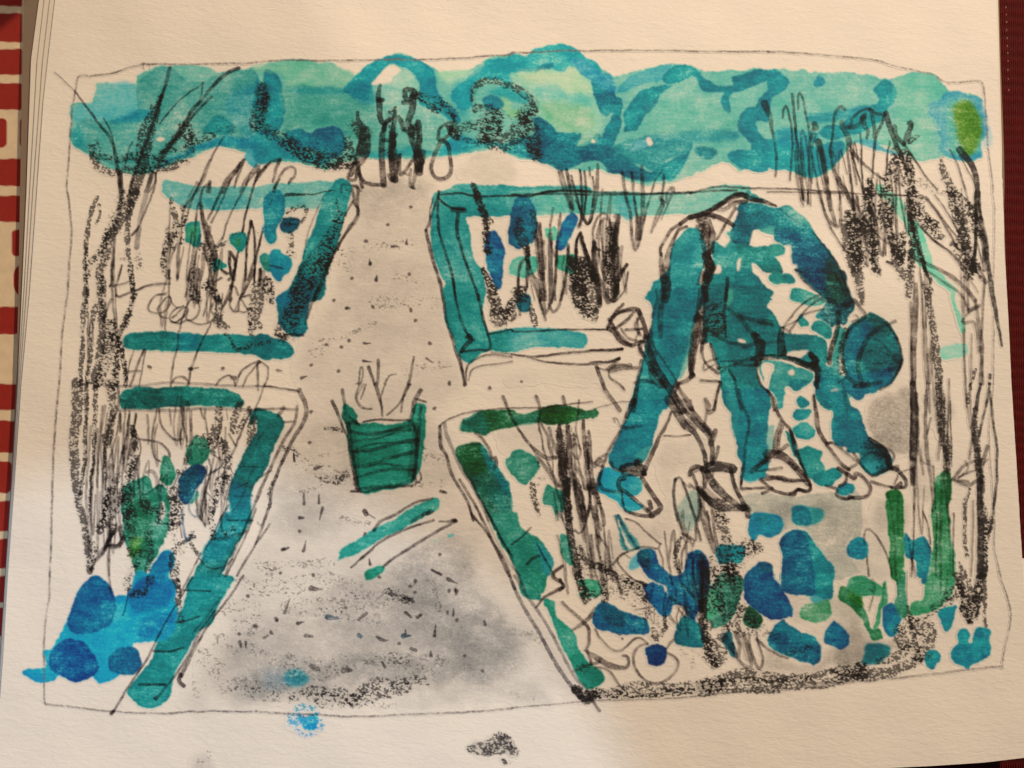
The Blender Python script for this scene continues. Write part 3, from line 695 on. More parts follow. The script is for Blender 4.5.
W("260,280 300,200 300,150 240,120 140,30 100,0 390,0 420,100 470,190 480,240 440,300 430,345 380,350 330,360 280,320", (4,66,84), 0.96, 0.4, 0.3, 0.15)
W("160,0 260,0 290,130 240,120 150,20", (4,74,118), 0.7, 0.1, 0.3, 1.2, claim=False)
W("290,20 380,20 430,150 420,200 330,200", (12,78,48), 0.6, 0.1, 0.3, 2, claim=False)
W("440,380 480,330 545,300 570,275 620,290 690,330 730,400 760,480 782,570 760,660 720,720 650,755 560,768 480,768 430,720 410,600 405,500", (8,100,114), 0.95, 0.5, 0.28, 0.15)
W("440,390 520,340 560,330 600,360 560,440 510,520 480,620 470,700 430,660 415,520", (4,96,132), 0.7, 0.2, 0.28, 0.8, claim=False)
W("570,280 640,310 690,350 720,420 640,400 580,360", (10,92,84), 0.6, 0.1, 0.3, 1, claim=False)
W("620,660 700,620 740,640 720,700 640,750 560,720", (10,92,136), 0.5, 0.1, 0.3, 1, claim=False)
W("690,690 740,650 730,700 680,740 640,750", (90,164,150), 0.6, 0.3, 0.2, 0.4)
W("370,380 430,400 400,520 390,640 430,700 380,690 350,560 350,480", (62,156,142), 0.75, 0.3, 0.25, 0.5)
O(790, 380, 6.4)
W("160,60 165,0 380,-10 360,60 380,160 430,190 460,250 490,330 510,380 600,430 650,500 640,560 600,600 520,600 460,570 440,510 440,470 380,465 320,420 280,390 262,270 275,210 180,110", (6,122,130), 0.95, 0.5, 0.26, 0.15)
L("340,430 365,428 370,452 345,450"); L("410,478 440,472 450,495 425,498")
L("258,62 300,48 310,62 275,68", a=.5)
W("350,60 380,100 430,130 470,120 490,95 540,85 580,60 660,10 640,-40 380,-40 340,0", (12,120,134), 0.94, 0.5, 0.25, 0.15)
W("480,540 530,500 570,520 580,560 530,590 490,570", (64,166,160), 0.7, 0.3, 0.2, 0.5, claim=False)
W("440,480 520,400 620,450 640,540 560,520 500,520", (10,92,92), 0.5, 0.2, 0.3, 1.2, claim=False)
W("42,120 60,95 110,120 118,150 90,172 50,150", (24,142,142), 0.93, 0.5, 0.25, 0.15)
W("15,200 50,175 125,190 128,220 100,250 50,255 15,230", (24,142,142), 0.93, 0.5, 0.25, 0.15)
W("15,310 40,285 90,270 155,310 155,350 110,385 50,375 20,350", (34,146,142), 0.93, 0.5, 0.25, 0.15)
W("-30,330 0,340 30,380 50,440 110,420 205,455 190,510 215,560 200,600 140,640 90,590 60,520 10,440", (44,146,138), 0.93, 0.5, 0.25, 0.2)
W("150,600 200,580 290,560 335,600 300,640 270,680 200,685 150,650", (12,130,130), 0.94, 0.5, 0.25, 0.15)
W("310,690 350,660 400,662 415,700 400,720 340,745 310,730", (12,134,142), 0.94, 0.5, 0.25, 0.15)
W("0,0 100,0 110,20 60,65 20,60 0,40", (16,128,132), 0.9, 0.4, 0.25, 0.2)
O(700, 390, 6.4)
W("155,0 420,0 440,80 445,180 440,300 440,420 420,540 350,575 300,575 275,550 265,460 240,430 235,350 200,230 175,100", (6,126,134), 0.95, 0.5, 0.26, 0.15)
W("155,0 200,0 230,100 235,220 215,330 195,200 170,80", (56,150,142), 0.5, 0.1, 0.2, 0.8, claim=False)
W("440,240 480,240 475,340 450,400 435,400", (120,176,158), 0.7, 0.2, 0.2, 0.4)
W("270,540 430,540 360,580 290,580", (40,160,164), 0.6, 0.1, 0.2, 0.6, claim=False)
W("460,0 540,0 520,60 520,115 495,100 480,50", (50,154,148), 0.9, 0.4, 0.25, 0.2)
O(590, 290, 6.4)
W("385,0 720,0 690,160 660,260 640,380 600,480 560,560 510,700 480,768 255,768 290,620 330,460 360,330 400,200 400,110 378,60", (14,130,134), 0.95, 0.5, 0.26, 0.15)
W("600,540 560,560 620,380 650,260 670,280 640,420", (110,178,160), 0.7, 0.2, 0.2, 0.4)
W("330,480 370,480 370,570 330,560", (70,170,160), 0.6, 0.2, 0.2, 0.5, claim=False)
O(590, 400, 6.4)
W("265,0 500,0 480,60 440,130 400,280 360,370 320,400 240,440 180,450 110,400 130,320 200,200 240,90", (4,128,138), 0.95, 0.5, 0.26, 0.15)
W("300,340 400,290 350,380 310,400", (100,178,160), 0.6, 0.2, 0.2, 0.5, claim=False)
W("45,520 60,480 100,430 200,460 300,480 325,560 310,610 260,620 320,670 345,690 250,725 205,690 160,640 60,590", (40,164,172), 0.94, 0.5, 0.25, 0.15)
W("200,500 320,500 320,580 290,610 210,560", (14,134,150), 0.6, 0.2, 0.25, 0.5, claim=False)
L("345,560 360,570 370,640 340,640 318,620")
# ================================================================ ink lines
G('drawn_border')
O(0, 0, 4)
PEN("575,257 520,270 470,288 420,298 365,304 320,303 308,320 300,370 288,450 280,540 274,640 270,700 268,768", 8)
PEN("568,256 700,258 850,256 1024,250", 8); PEN("570,255 576,278", 7, 0.5); PEN("600,262 598,275", 5, 0.35)
O(256, 0, 4)
PEN("0,248 100,242 250,243 400,242 600,240 800,233 1024,218", 8)
O(512, 0, 4)
PEN("0,212 100,210 200,205 400,203 600,203 800,207 1024,207", 8)
O(768, 0, 4)
PEN("0,207 140,213 300,228 420,240 500,262 600,285 660,300 710,328 760,330 830,324 858,332 866,380 870,440 876,540 884,620 895,700 900,768", 8, 0.55)
O(768, 192, 4)
PEN("898,0 905,80 902,300 903,500 900,768", 6, 0.5)
O(768, 384, 4)
PEN("900,0 885,200 895,380 905,500 905,650 920,730 930,768", 6, 0.5)
O(768, 576, 4)
PEN("920,-20 945,50 968,140 965,210 950,280 936,368", 7, 0.6)
PEN("940,362 860,368 700,388 560,402 400,418 0,460", 10, 0.5)
O(0, 192, 4)
PEN("270,0 280,80 286,180 275,300 270,420 255,520 245,620 238,768", 9)
O(0, 384, 4)
PEN("238,0 225,150 215,300 210,450 205,600 200,768", 9)
O(0, 576, 4)
PEN("200,0 195,100 180,200 175,300 178,400 178,500 200,515 300,525 430,540 640,550 800,540 1024,544", 8)
O(256, 576, 4)
PEN("0,545 200,553 400,562 550,556 750,548 900,540 1024,530", 9)
O(512, 576, 4)
PEN("0,528 150,514 300,500 450,496 600,492 760,480 1024,452", 7)

G('drawn_tree', 'bare tree drawn at the left of the page')
O(0, 0, 4)
M("220,290 300,365", 5, 0.6); M("300,365 340,420 400,500 440,550 460,600 470,670 485,768", [8,14,18], 0.72)
M("415,475 440,520 455,570 460,620", [6,10], 0.7)
M("680,272 665,330 650,380 640,420", [16,14], 0.72); M("650,380 620,470 590,560 550,660 520,768", 14, 0.75)
M("955,272 900,300 850,345 810,395 770,440 740,490 700,560 650,620", [18,14,18], 0.78)
M("845,388 800,430 760,480 720,540 680,570", 13, 0.75)
M("812,332 720,400 640,495", [6,9], 0.65); M("812,328 805,370 790,420", 8, 0.65)
M("530,570 515,600 500,665", 8, 0.65)
M("480,690 490,768", 18, 0.6, (90,76,68)); M("610,690 590,768", 13, 0.62); M("626,690 620,730 600,768", 7, 0.62); M("600,700 580,768", 6, .6)
K("645,390 620,470 595,560 570,650 540,768", [20,36,44,40], 0.88)
K("610,430 560,560 545,640", 22, 0.6)
K("745,490 700,560 650,620 610,670", [30,36,40], 0.66)
K("365,590 380,650 440,690 520,680 600,680 690,660 745,620", 34, 0.5)
K("380,620 470,640 560,620 660,640", 26, 0.45); K("390,560 400,600", 16, 0.4)
K("740,510 760,580 745,640", 40, 0.38); K("740,560 830,530 930,515", 40, 0.22); K("650,600 740,590 850,540", 26, 0.3)
K("720,500 760,510 780,560", 26, 0.3)
O(110, 160, 6.4)
M("60,80 72,150 65,300 40,420 20,560 10,768", [34,26,18], 0.62, (96,82,74))
M("270,90 240,200 200,350 180,480 170,560", [38,30,36], 0.55, (104,88,82)); M("297,90 285,180 240,300 200,390 170,450 140,480", 16, 0.68)
M("75,680 50,768", 16, .6)
O(110, 270, 6.4)
M("10,0 15,60 0,110", 14, .65); M("70,0 40,90 40,165", 15, .65); M("0,105 60,95 120,78", 16, .68)
M("40,165 70,168 160,135 250,100 310,90 380,90", 18, .72)
O(0, 192, 4)
K("385,20 370,60 355,130 345,210 340,300 342,400 335,500 330,600 325,700 320,768", 18, 0.62)
K("395,50 400,90 390,130", 14, 0.4)
K("540,0 510,60 470,130 430,200 420,260 400,330 400,400 400,470 410,540 400,650 385,768", [44,40,34,24,30,44], 0.72)
K("500,0 470,80 440,150 410,220 370,280 350,330", 30, 0.35)
K("480,40 440,200 390,300", 60, 0.22)
K("525,40 515,120 510,220 520,300 530,400 530,440", [26,22,26], 0.58)
K("530,440 500,520 480,570 470,620 465,768", [18,20,30], 0.45)
K("550,270 560,320", 30, 0.25); K("470,260 520,280 560,300", 30, 0.25)
K("380,460 365,560 360,640 350,768", 20, 0.5); K("345,230 350,500", 12, 0.5)
K("440,530 450,580", 40, 0.4); K("430,590 425,680 400,760", 44, 0.4); K("480,600 500,700 500,768", 18, 0.4)
K("410,350 415,500", 26, 0.6)
M("500,520 480,560", 18, .55); M("445,430 420,490 415,540", 12, .6); M("450,590 455,640",10,.5)
M("455,230 455,380", 10, .6)
O(0, 384, 4)
K("310,0 305,120 295,240 300,360 320,480 345,600 360,750", [50,46,34,26,28,24], 0.68)
K("345,0 345,160 335,320 325,450", 18, 0.5)
K("385,0 380,150 375,300 365,420 355,560", [22,16,12], 0.5)
K("440,0 450,60 445,150 435,240", [40,34,26], 0.55)
K("415,200 425,330 430,450 410,560", 16, 0.5)
K("530,300 530,360 500,420 460,480 430,540 400,580", [38,36,44,40], 0.45); K("480,360 450,420 420,500", 30, .3)
K("360,620 380,660 370,740", 22, 0.3); K("460,560 440,620", 18, .5)
M("480,110 470,190 440,300 435,345", 10, .6); M("440,420 438,768", 9, .55); M("410,90 395,300 390,410", 9, .6)
M("345,180 350,0", 9, .55); M("352,160 340,330 310,470", 9, .5)
M("470,0 475,80 430,200 420,330", 12, .6)
M("360,740 400,690 420,660 450,600 485,570", [10,14,18], 0.72); M("430,650 470,650 490,620 480,580", 20, 0.78); M("440,590 430,640 410,680",16,.7)
M("520,110 510,230 500,300 490,320", 10, .6); M("545,120 520,260 510,300", 10, .6)
M("530,190 545,220 525,280", 22, 0.6); K("535,180 540,260", 24, 0.5)

G('drawn_garden_bed', 'upper left raised bed')
O(200, 180, 6.4)
M("550,98 620,92 720,95 800,75 870,70", [28,16,8,7], 0.78); M("760,170 700,310 670,440 650,540", [9,12], 0.6, (100,84,78))
M("975,40 1010,45 1012,130 1008,220", 20, 0.65); M("975,60 1000,150 1010,200", 22, .6)
M("1008,220 940,330 880,430 800,600 730,768", [18,22,26], 0.66); M("985,130 930,220 900,320", 13, .62)
K("875,130 880,200 860,300 780,450 700,560 640,680 600,768", [20,70,90,110,100], 0.40)
K("900,220 860,400 800,500 740,620 660,768", 70, 0.34); K("880,420 800,560 700,700", 40, 0.55)
K("860,430 800,590 740,740", 50, 0.35); M("700,480 640,600 590,768", 26, 0.42)
K("840,60 960,70", 40, 0.25); K("880,460 960,440", 40, .1)
M("800,100 740,200", 8, .4)
O(256, 192, 4)
K("200,380 150,480 120,560", 80, 0.42); K("180,440 140,520", 50, 0.4); K("90,570 130,580", 20, 0.4)
M("270,330 240,400 205,500 200,530", 12, 0.6); M("110,600 130,572 190,575", 10, .6); M("390,40 410,95 345,190 280,310", 12, .6)
O(110, 160, 6.4)
# lower-left bed outlines
G('drawn_garden_bed', 'lower left raised bed')
O(0, 384, 4)
M("420,10 560,8 650,-5 800,0 900,8 1024,10", 12, 0.55, (120,104,94)); M("470,102 700,106 800,100 900,100 1024,104", 14, 0.55, (112,98,90))
O(256, 384, 4)
M("0,8 60,12 170,28", 10, .7); M("172,25 200,90 196,140 150,220 110,300 70,400 50,500 0,640", [20,14,12], 0.68)
M("165,90 155,150 110,230 60,330 20,420 0,470", 14, .66); M("0,104 100,100 165,102", 12, .62); M("110,95 90,125", 18, .55); M("110,152 150,152", 10, .6)
M("0,380 60,345", 10, .5); K("95,250 140,260",14,.4)
K("110,300 60,420 50,500",14,.3)
O(0, 384, 4)
M("1024,500 985,600 930,720 905,768", 10, .6); M("1080,560 1000,680 950,768", 10, .6); M("1048,430 960,610 880,768", 8, .4)
M("1018,110 1040,60 1060,0", 8,.5)
M("1024,470 960,620 900,768", 9, .5)
M("940,450 1010,448", 8, .5); M("910,546 1010,546", 9, .55); M("860,620 900,615 960,600 980,590", 14, .5); K("850,610 930,580", 26, 0.3)
M("800,700 840,738 900,730 930,700", 8, .6); M("1010,340 960,470 920,520", 8, .3)
M("1024,240 1060,180",8,.4); M("960,330 1050,330",7,.4); M("1000,390 940,420",7,.35)
O(0, 576, 4)
M("775,0 720,90 650,210 590,330 530,420 450,548", [8,9,12], 0.65); M("445,550 452,540", 14, .75)
M("975,0 900,110 830,200 780,290 740,370 725,400", [10,10,18], 0.66); M("722,395 715,420 735,440", 18, 0.85)
M("735,58 840,60", 8, .7); M("710,185 760,175 800,160", 9, .7); M("615,300 680,302 735,290", 10, .75); M("560,432 660,435", 12, .75)
M("860,140 800,220 760,310 700,400 625,495", 11, .6); M("620,490 628,485", 16, .8); M("880,90 820,170 770,230", 10, .4)
G('drawn_garden_bed', 'upper right raised bed')
O(430, 180, 6.4)
M("55,75 60,95", 18, .7); M("60,95 200,85 260,100 380,105 550,100 650,100 760,75 860,68 1024,72", [15,17,18], 0.8)
M("55,100 50,230 60,330 90,440 130,560 150,640 160,768", [18,20,18], 0.76)
M("50,110 80,140 150,185 220,190", 17, .78); M("150,190 220,195", 40, 0.66); M("180,220 175,330 200,430 240,560 290,690 310,768", [30,20,20], 0.76)
M("20,120 0,200 5,300", 12, .66); M("0,400 30,560 70,660 80,768", [12,22,14], 0.62, (92,76,70))
O(256, 192, 4)
M("780,-80 770,0", 8, .0); M("735,0 700,100 680,155", 11, .68)
M("680,155 700,250 740,380 760,500 790,600 820,700 835,768", [14,14,12], 0.66); M("785,330 800,440 830,540 850,580", 12, .7)
M("850,575 860,590 840,610 822,638", 20, .78); M("822,640 880,632 935,625 925,560 900,470 890,410", 12, .75); M("840,580 870,590", 14, .7)
M("925,570 1000,555 1024,552", 9, .75)
M("838,768 850,690 930,650 1024,662", 10, .68); M("850,750 880,700 1024,678", 8, .55); M("835,760 825,700 815,650", 9, .6)
M("940,640 1024,650", 7, .55)
O(512, 192, 4)
M("0,558 80,558 200,550 380,550", 9, .72); M("0,652 100,658 250,640 440,628", [10,14], 0.76); M("60,660 150,682 300,688 380,682 430,665", [8,14], .7)
M("0,10 200,8 400,12 600,5 760,0 900,-6", 10, .72)
O(530, 160, 6.4)
M("0,235 60,215 180,198 330,200 520,212 700,215 900,215 1024,210", [18,20,16], 0.72)
O(690, 180, 6.4)
M("0,85 100,60 200,45 340,50 500,55 700,62 1024,80", [16,16,10], 0.72, (90,72,64))
O(768, 192, 4)
M("0,0 120,2 280,5 420,10 560,14", 8, .62)
G('drawn_garden_bed', 'front right raised bed')
O(440, 400, 6.4)
M("0,170 20,145 60,120 150,90 250,70 450,52 640,52 800,30 975,10", 13, 0.66); M("0,170 0,280 40,350 60,440 110,540 170,640 210,768", [22,24,18], .72)
M("30,150 40,220 80,310 130,430 210,560 280,700 310,768", [26,22,20], 0.56, (112,98,90)); M("0,240 10,310", 26, .5)
M("230,210 270,250 310,310 330,370", 22, 0.66); M("350,370 360,410 350,440", 26, .7)
K("330,400 360,480 410,560 460,690", 44, 0.28)
O(256, 384, 4)
M("860,520 940,620 1010,768", 12, .7); M("905,470 960,580 1024,690", 11, .6)
M("910,500 950,600 1024,740",9,.3)
O(512, 576, 4)
M("0,30 50,130 110,230 170,340 230,430 250,450", [14,18], 0.7, (92,80,74)); M("10,0 60,80 130,180 190,290 250,400 300,450", 14, 0.6, (100,88,82)); 
O(440, 480, 4)
M("190,0 215,60 240,130 270,210 310,300 350,400 390,480", 12, .0)
M("80,0 150,120 210,240 260,330 290,420 300,440", 13, 0.68); M("120,0 190,130 260,260 300,360 340,440", 11, 0.6, (104,92,86))
O(512, 576, 4)
M("200,-40 160,0 205,40 130,85 95,125", [16,16,10], 0.8); M("300,460 350,540", 14, .75); M("255,455 290,490 320,470", 30, .85)
K("255,450 300,480 340,470", 40, 0.7)
M("248,378 300,358 350,345", 14, 0.5); K("270,360 300,370",30,.3)
O(560, 480, 6.4)
M("0,640 22,680 0,705", 24, .75)
O(512, 384, 4)
M("0,640 40,610 75,575", 9, .7); M("60,720 80,700 105,690", 14, .6); M("100,640 130,700 170,768", 9, .65)
M("0,730 30,768",9,.5)

# basket, planks
G('drawn_basket')
O(256, 384, 4)
M("305,70 330,120 350,180 365,210", [16,10], .7); M("345,25 355,80 365,120 410,160 412,160", [15,13], .66); M("352,120 365,150 400,155", 20, .5)
M("432,152 500,142 560,145 610,145", 10, .8); M("660,25 635,70 625,120 615,150", [18,20,14], .72); M("640,60 680,72", 10, .6)
M("660,90 650,200 635,350 640,390", [16,14], .62); M("625,150 640,200 640,330 625,390", 12, .62)
M("370,160 378,260 395,360 410,425", [20,24,18], .7); M("382,430 425,432 500,418 560,410 625,405", [10,12,14], .74)
M("650,340 660,380 620,410", 8, .7)
M("380,190 460,205 540,185 600,170 640,160", 15, .58); M("390,230 480,220 560,195 620,185", 12, .5)
M("385,270 460,265 540,245 620,225 650,225", 15, .62); M("400,260 480,240 640,235", 8, .55)
M("395,330 460,320 540,295 640,270", 15, .6); M("440,330 520,318 600,330 640,320", 9, .5); M("390,380 440,360 540,340 635,345", 13, .58); M("470,300 560,330",7,.5)
M("400,420 480,412 560,405 620,385", 13, .6); M("385,200 400,300 400,400", 26, .38); M("640,170 630,260 620,360", 24, .38); M("400,200 620,180", 10, .4)
M("415,0 400,50 415,90 445,100 462,98", [9,10], .62); M("440,0 420,60", 8, .6); M("480,0 500,80 505,128", [18,9], .72); M("520,0 500,50 502,100",9,.6)
M("610,0 590,50 580,110", 10, .62); M("618,0 580,70 525,122", [10,9], .68)
M("430,0 405,55 430,98 ",8,.4)
M("665,255 680,260", 5, .6)
O(256, 192, 4)
M("410,768 418,700 428,710 420,768", 8, .6); M("450,700 475,768", [16,12], .72); M("492,672 488,768", [14,12], .68)
M("515,768 535,735 560,728", 8, .6); M("632,660 622,720 610,768", [9,14], .68); M("420,760 400,768", 7,.5)
G('drawn_planks')
O(256, 384, 4)
M("472,585 500,550 560,520 610,490 650,470 705,458", [14,12,10], .76, (80,66,60)); M("380,735 430,690 500,630 600,580 710,545", [8,10,12], .7); M("420,700 470,655", 14, .4)
M("510,730 560,690 640,640 740,580 800,548", [12,13], .7); M("735,550 800,548", [8,14], .72); M("600,540 560,580 480,620", 9, .0); M("620,550 690,510",16,.5); K("670,520 700,505", 22, .5)
M("470,640 600,570",5,.4)

# ================================================================ dots on the path
G('drawn_path')
O(256, 192, 4)
D("620,60 527,129 441,194 612,328 309,434 468,461 618,471 631,515 697,607 283,609 342,618 371,592 384,344 365,467 221,694 328,716 456,285", 17)
M("602,188 602,208", [4,15], .85); M("542,217 573,218", [14,6], .8); M("453,268 455,290", [4,15], .8); M("485,335 482,355", [5,16], .8)
M("434,603 458,604", [14,7], .8); M("430,675 465,680", [14,6], .8); M("682,665 705,680", [12,6], .7); M("85,712 105,716", [16,6], .75); M("183,745 204,738", [18,6], .7)
M("360,467 374,467",14,.8)
O(256, 384, 4)
D("714,98 217,235 219,112 177,583 935,16 775,2 835,3 735,683 110,660 99,758 232,762 434,600 838,0", 17)
M("240,338 262,330", [20,8], .7); M("738,430 760,434", [14,12], .8); M("105,662 130,655", [18,10], .75); M("175,535 188,535", [18,12], .8)
M("252,440 252,475", [6,16], .75); M("192,435 190,480", [6,16], .75); M("268,495 255,540", [16,8], .75); M("198,625 188,668", [6,16], .75)
M("435,510 440,520", 26, .8); M("440,515 475,540", 8, .7); M("455,700 458,722", [6,16], .8); M("705,742 740,760", [14,14], .8); M("152,280 154,305",12,.6)
O(256, 576, 4)
D("619,38 640,63 640,18 802,58 765,144 806,178 571,269 834,322 907,376 60,228 495,4 773,58 0,200 82,178", 17)
M("222,48 265,55", [26,8], .75); M("135,90 125,120 115,148", [5,18], .75); M("600,88 632,102", [24,12], .8); M("600,148 620,165", [16,12], .8); M("645,165 660,155", [18,14], .8)
M("790,130 790,158", [6,14], .75); M("798,50 800,72", [10,14], .75); M("768,12 805,28", [22,6], .75); M("910,178 914,195", [8,16], .8); M("718,198 714,240", [6,18], .8)
M("200,238 225,242", [20,10], .75); M("168,188 192,182", [20,6], .75); M("78,170 80,180", 17, .8); M("32,248 48,240", [14,12], .75)
M("288,165 335,172", [30,6], .8, (18,70,80)); M("410,175 440,150", [14,20], .7); M("410,236 418,242", 20, .85, (14,80,90)); M("590,240 618,240", [26,8], .85, (14,80,90)); M("597,215 598,240", [6,14], .7)
M("485,245 510,258 530,256", [16,18,6], .65); M("620,292 640,296", 18, .75); M("700,300 700,318", [8,18], .75); M("505,345 515,365", [14,14], .65)
M("225,360 250,370", 24, .55); M("350,378 380,376", [26,18], .65); M("365,365 370,380", 16, .6); M("640,20 630,40", 8, .5)
O(0, 576, 4)
D("989,78 957,231 1018,198", 16); M("960,265 965,285", [18,8], .75); M("985,265 985,288", [14,6], .7)
O(512, 192, 4)
D("38,757", 14)
O(440, 400, 6.4)
M("5,585 25,590", [30,20], .7); M("80,768 100,765", 20, .7)
O(256,192,4)
D("775,762", 15); D("14,684", 14)
O(110, 270, 6.4)
D("255,622 722,632", 26); M("510,635 570,628", [26,10], .75); M("520,632 524,640", 30, .7)
G('drawn_plants', 'plants of the upper left bed')
# ================================================================ ink plants, upper-left bed
O(110, 160, 6.4)
M("640,0 600,80 570,160 520,250 470,320", [11,18], .66); M("570,150 550,200 520,280 500,330", 16, .62); M("560,140 510,230 480,300", 14, .45)
M("635,140 640,205", 24, .68); M("635,150 600,180 580,250 560,330 545,470 540,560 520,660 500,768", [22,16,18,18], .66)
M("860,0 800,60 740,130 700,220 660,310 630,380", [20,20,16], .7); M("855,20 790,100 750,180 700,300 650,400", 13, .62); M("830,20 810,100 795,180", [16,9], .66)
M("950,45 890,120 850,200 800,290 760,380 720,500", [26,14,14], .68); M("950,60 930,140 900,230 870,350 850,460", [22,13,14], .66); M("1024,20 970,70 930,110", 17, .6)
M("585,270 590,350 620,430 650,540 670,620", [16,40,50], .8); M("590,300 600,420 640,560", 24, .7); M("640,430 600,600 590,700 570,768", 28, .55)
M("600,560 620,640 640,700 660,768", 22, .66); M("680,560 720,500", 22, .5)
M("905,395 895,440 880,560 870,700 865,768", 18, .68); M("905,395 925,480 930,600 920,768", 16, .62); M("975,460 950,570 910,680 880,768", 16, .64)
M("770,590 765,660 775,740 760,768", 20, .66); M("775,590 800,640 795,768", 20, .68); M("820,590 800,700 785,768", 16, .6)
M("715,700 740,730 770,720", 16, .6); M("960,700 955,768", 24, .5)
K("395,250 390,280", 26, 0.35)
K("400,320 420,380 400,460 370,520 350,600 355,700 375,768", [40,44,36,46,30], 0.48)
K("370,430 345,560 340,680", 30, 0.42); K("470,310 480,360 450,420 440,500 460,520", 50, 0.36); K("440,400 400,560", 50, 0.3); K("490,370 470,430", 26, 0.4)
K("600,560 650,580 700,550 750,520", [70,60,40,26], 0.4); K("620,600 660,660", 60, 0.5); K("650,650 670,700", 44, 0.5); K("770,480 820,460", 14, .3)
K("540,650 530,768", 24, 0.3); K("185,590 190,700", 36, 0.28); K("935,455 945,465", 10,.3)
O(200, 180, 6.4)
M("325,265 330,300", 24, .66); M("320,280 300,420 290,640 280,700", 14, .64); M("340,300 350,430 345,660", 13, .62); M("400,330 370,450 340,600 270,740", 15, .64)
M("355,0 330,100 290,230 270,330", 14, .6); M("510,0 480,60", 15, .6); M("585,-10 565,20", 12, .6); M("470,-10 465,15", 10, .6); M("480,80 450,160", 12, .35)
M("190,460 195,600 210,650 190,768", [26,16,20], .7); M("200,470 225,520 215,620", 16, .6); M("245,460 225,560 210,640", 16, .6); M("140,575 170,605", 14, .62); M("90,655 145,630", 12, .6)
M("385,570 380,670", 16, .62); M("400,590 400,700", 30, .45); M("460,550 530,565", 12, .7, (10,50,60)); K("440,560 520,560", 40, 0.25)
K("560,205 620,165 670,170 670,230 640,270", [30,40,40,30,20], 0.36); K("580,340 585,410 570,460 600,480", 40, 0.32); K("550,260 600,260", 60, 0.35, (10,14,20))
K("430,640 460,700 460,768", 44, 0.30); K("60,660 90,700 110,760", 40, 0.4); K("40,700 70,680",40,.2)
O(110, 270, 6.4)
M("380,0 378,90 375,200 360,300 358,385", [15,14,11], .66); M("380,160 400,210 430,245", 11, .6)
M("510,0 500,90 485,170", 14, .66); M("560,0 560,120 560,200", 34, .5); M("640,0 640,90", 26, .5); M("660,90 715,50", 14, .55); M("640,130 600,290", 12, .62)
M("720,0 770,30 800,0", 15, .66); M("790,0 780,100 750,180 720,240", [16,26,20], .7); M("770,100 800,110 820,160", 18, .55)
M("865,0 850,100 840,160 800,260", 14, .62); M("910,0 880,90 840,170", 18, .64); M("925,0 920,90", 12, .6); M("955,0 955,100", 20, .55)
M("350,155 290,165 255,210 250,255 290,275 340,270 380,230 390,190 370,170 340,200 310,250 330,300 390,305 430,280 470,240 500,250 480,290 430,330 395,330 385,290 420,250 470,230", 15, .66)
M("470,300 480,260 510,200 545,195 575,240 560,290 520,320 490,310 500,260", 15, .66); M("395,330 450,340 500,320 560,345 640,330 670,300", 13, .64); M("300,160 370,150", 18, .4)
M("520,180 470,300 445,385", 14, .68); M("650,330 620,390 590,450 555,540 520,640 500,740", [13,16,18], .7)
M("780,180 765,220 790,265 820,260 830,190 870,165 900,160", 15, .66); M("830,180 860,220 880,260 860,270 820,265", 14, .6); M("655,220 645,250 660,280", 14, .6)
M("440,390 430,500 400,600 390,740", [14,18], .56); M("220,510 180,600 130,740", 18, .68); M("155,510 120,620 105,740", 13, .6); M("230,510 200,660 190,740", 12, .62); M("120,645 190,645", 18, .6)
M("400,720 420,690 460,680 490,700 510,730", 16, .66); M("680,740 710,700 760,675 790,700 800,740", 16, .66); M("780,690 800,690", 28, .7)
M("820,680 860,630 920,600 960,600", 16, .66); M("850,740 880,680 950,600 960,590", 14, .6); M("945,590 950,768", 18, .66); M("970,590 1010,620 1010,680 990,740", 14, .6); M("800,740 850,640 950,580", 10, .5); D("955,592",26)
K("530,0 520,60 530,160", 44, 0.34); K("540,160 560,200", 60, 0.45); K("620,90 650,130 690,180", 60, 0.38); K("690,180 700,260 690,330 740,365", [50,60,60,40], 0.66); K("600,110 640,80",44,.3); K("570,0 560,160",30,.2)
K("950,100 940,200 920,300 905,400", [90,90,70,40], 0.62); K("960,340 965,370", 30, 0.5); K("1000,60 1020,180", 50, 0.4); K("890,250 900,380", 30, .5)
K("740,410 780,460 810,510 900,490 1024,460", 30, 0.32); K("840,480 960,480", 50, 0.22)
M("750,410 800,490 860,500", 12, .4)
# crayon left of upper-left bed bottom
O(110, 270, 6.4)
G('drawn_tree', 'bare tree drawn at the left of the page')
K("130,0 140,100 150,180 130,250", 36, 0.5); K("120,270 90,340 60,400", [50,50,30], 0.42); K("60,400 70,500 90,600 100,740", 30, 0.4); K("30,420 40,560 30,740", 50, 0.3); K("20,340 20,410", 44, 0.42)

# ink plants, lower-left bed
G('drawn_plants', 'plants of the lower left bed')
O(120, 400, 6.4)
M("5,90 0,200", 12, .6); M("60,90 40,240 20,380", 16, .66); M("105,90 90,200", 16, .6); M("235,60 210,200 205,300 225,370 255,390", 15, .66); M("120,250 200,262 260,275 310,320 318,360", 17, .66)
M("125,250 130,330 110,390", 12, .6); M("250,60 260,150 300,210 350,250 395,250", 17, .68); M("315,60 320,110 325,155", 14, .6); M("400,50 402,150 385,230 390,290", [30,18,14], .72); M("400,150 425,230 430,310", 13, .62)
M("515,60 540,120 545,60", 16, .6); M("545,120 560,220 580,260", 15, .6); M("840,60 780,200 740,300 700,380", [14,18], .6); M("680,60 690,120", 10, .5); M("700,220 740,290", 16, .6)
M("0,90 10,200", 16, .5); M("0,400 30,260 60,100", 12, .5)
M("170,460 210,455 235,500 240,560", 24, .5); M("570,380 580,450 555,560 520,680 510,740", 15, .6); M("560,480 640,430 660,400", 15, .66, (50,66,66)); M("600,355 650,380 690,400", 12, .5)
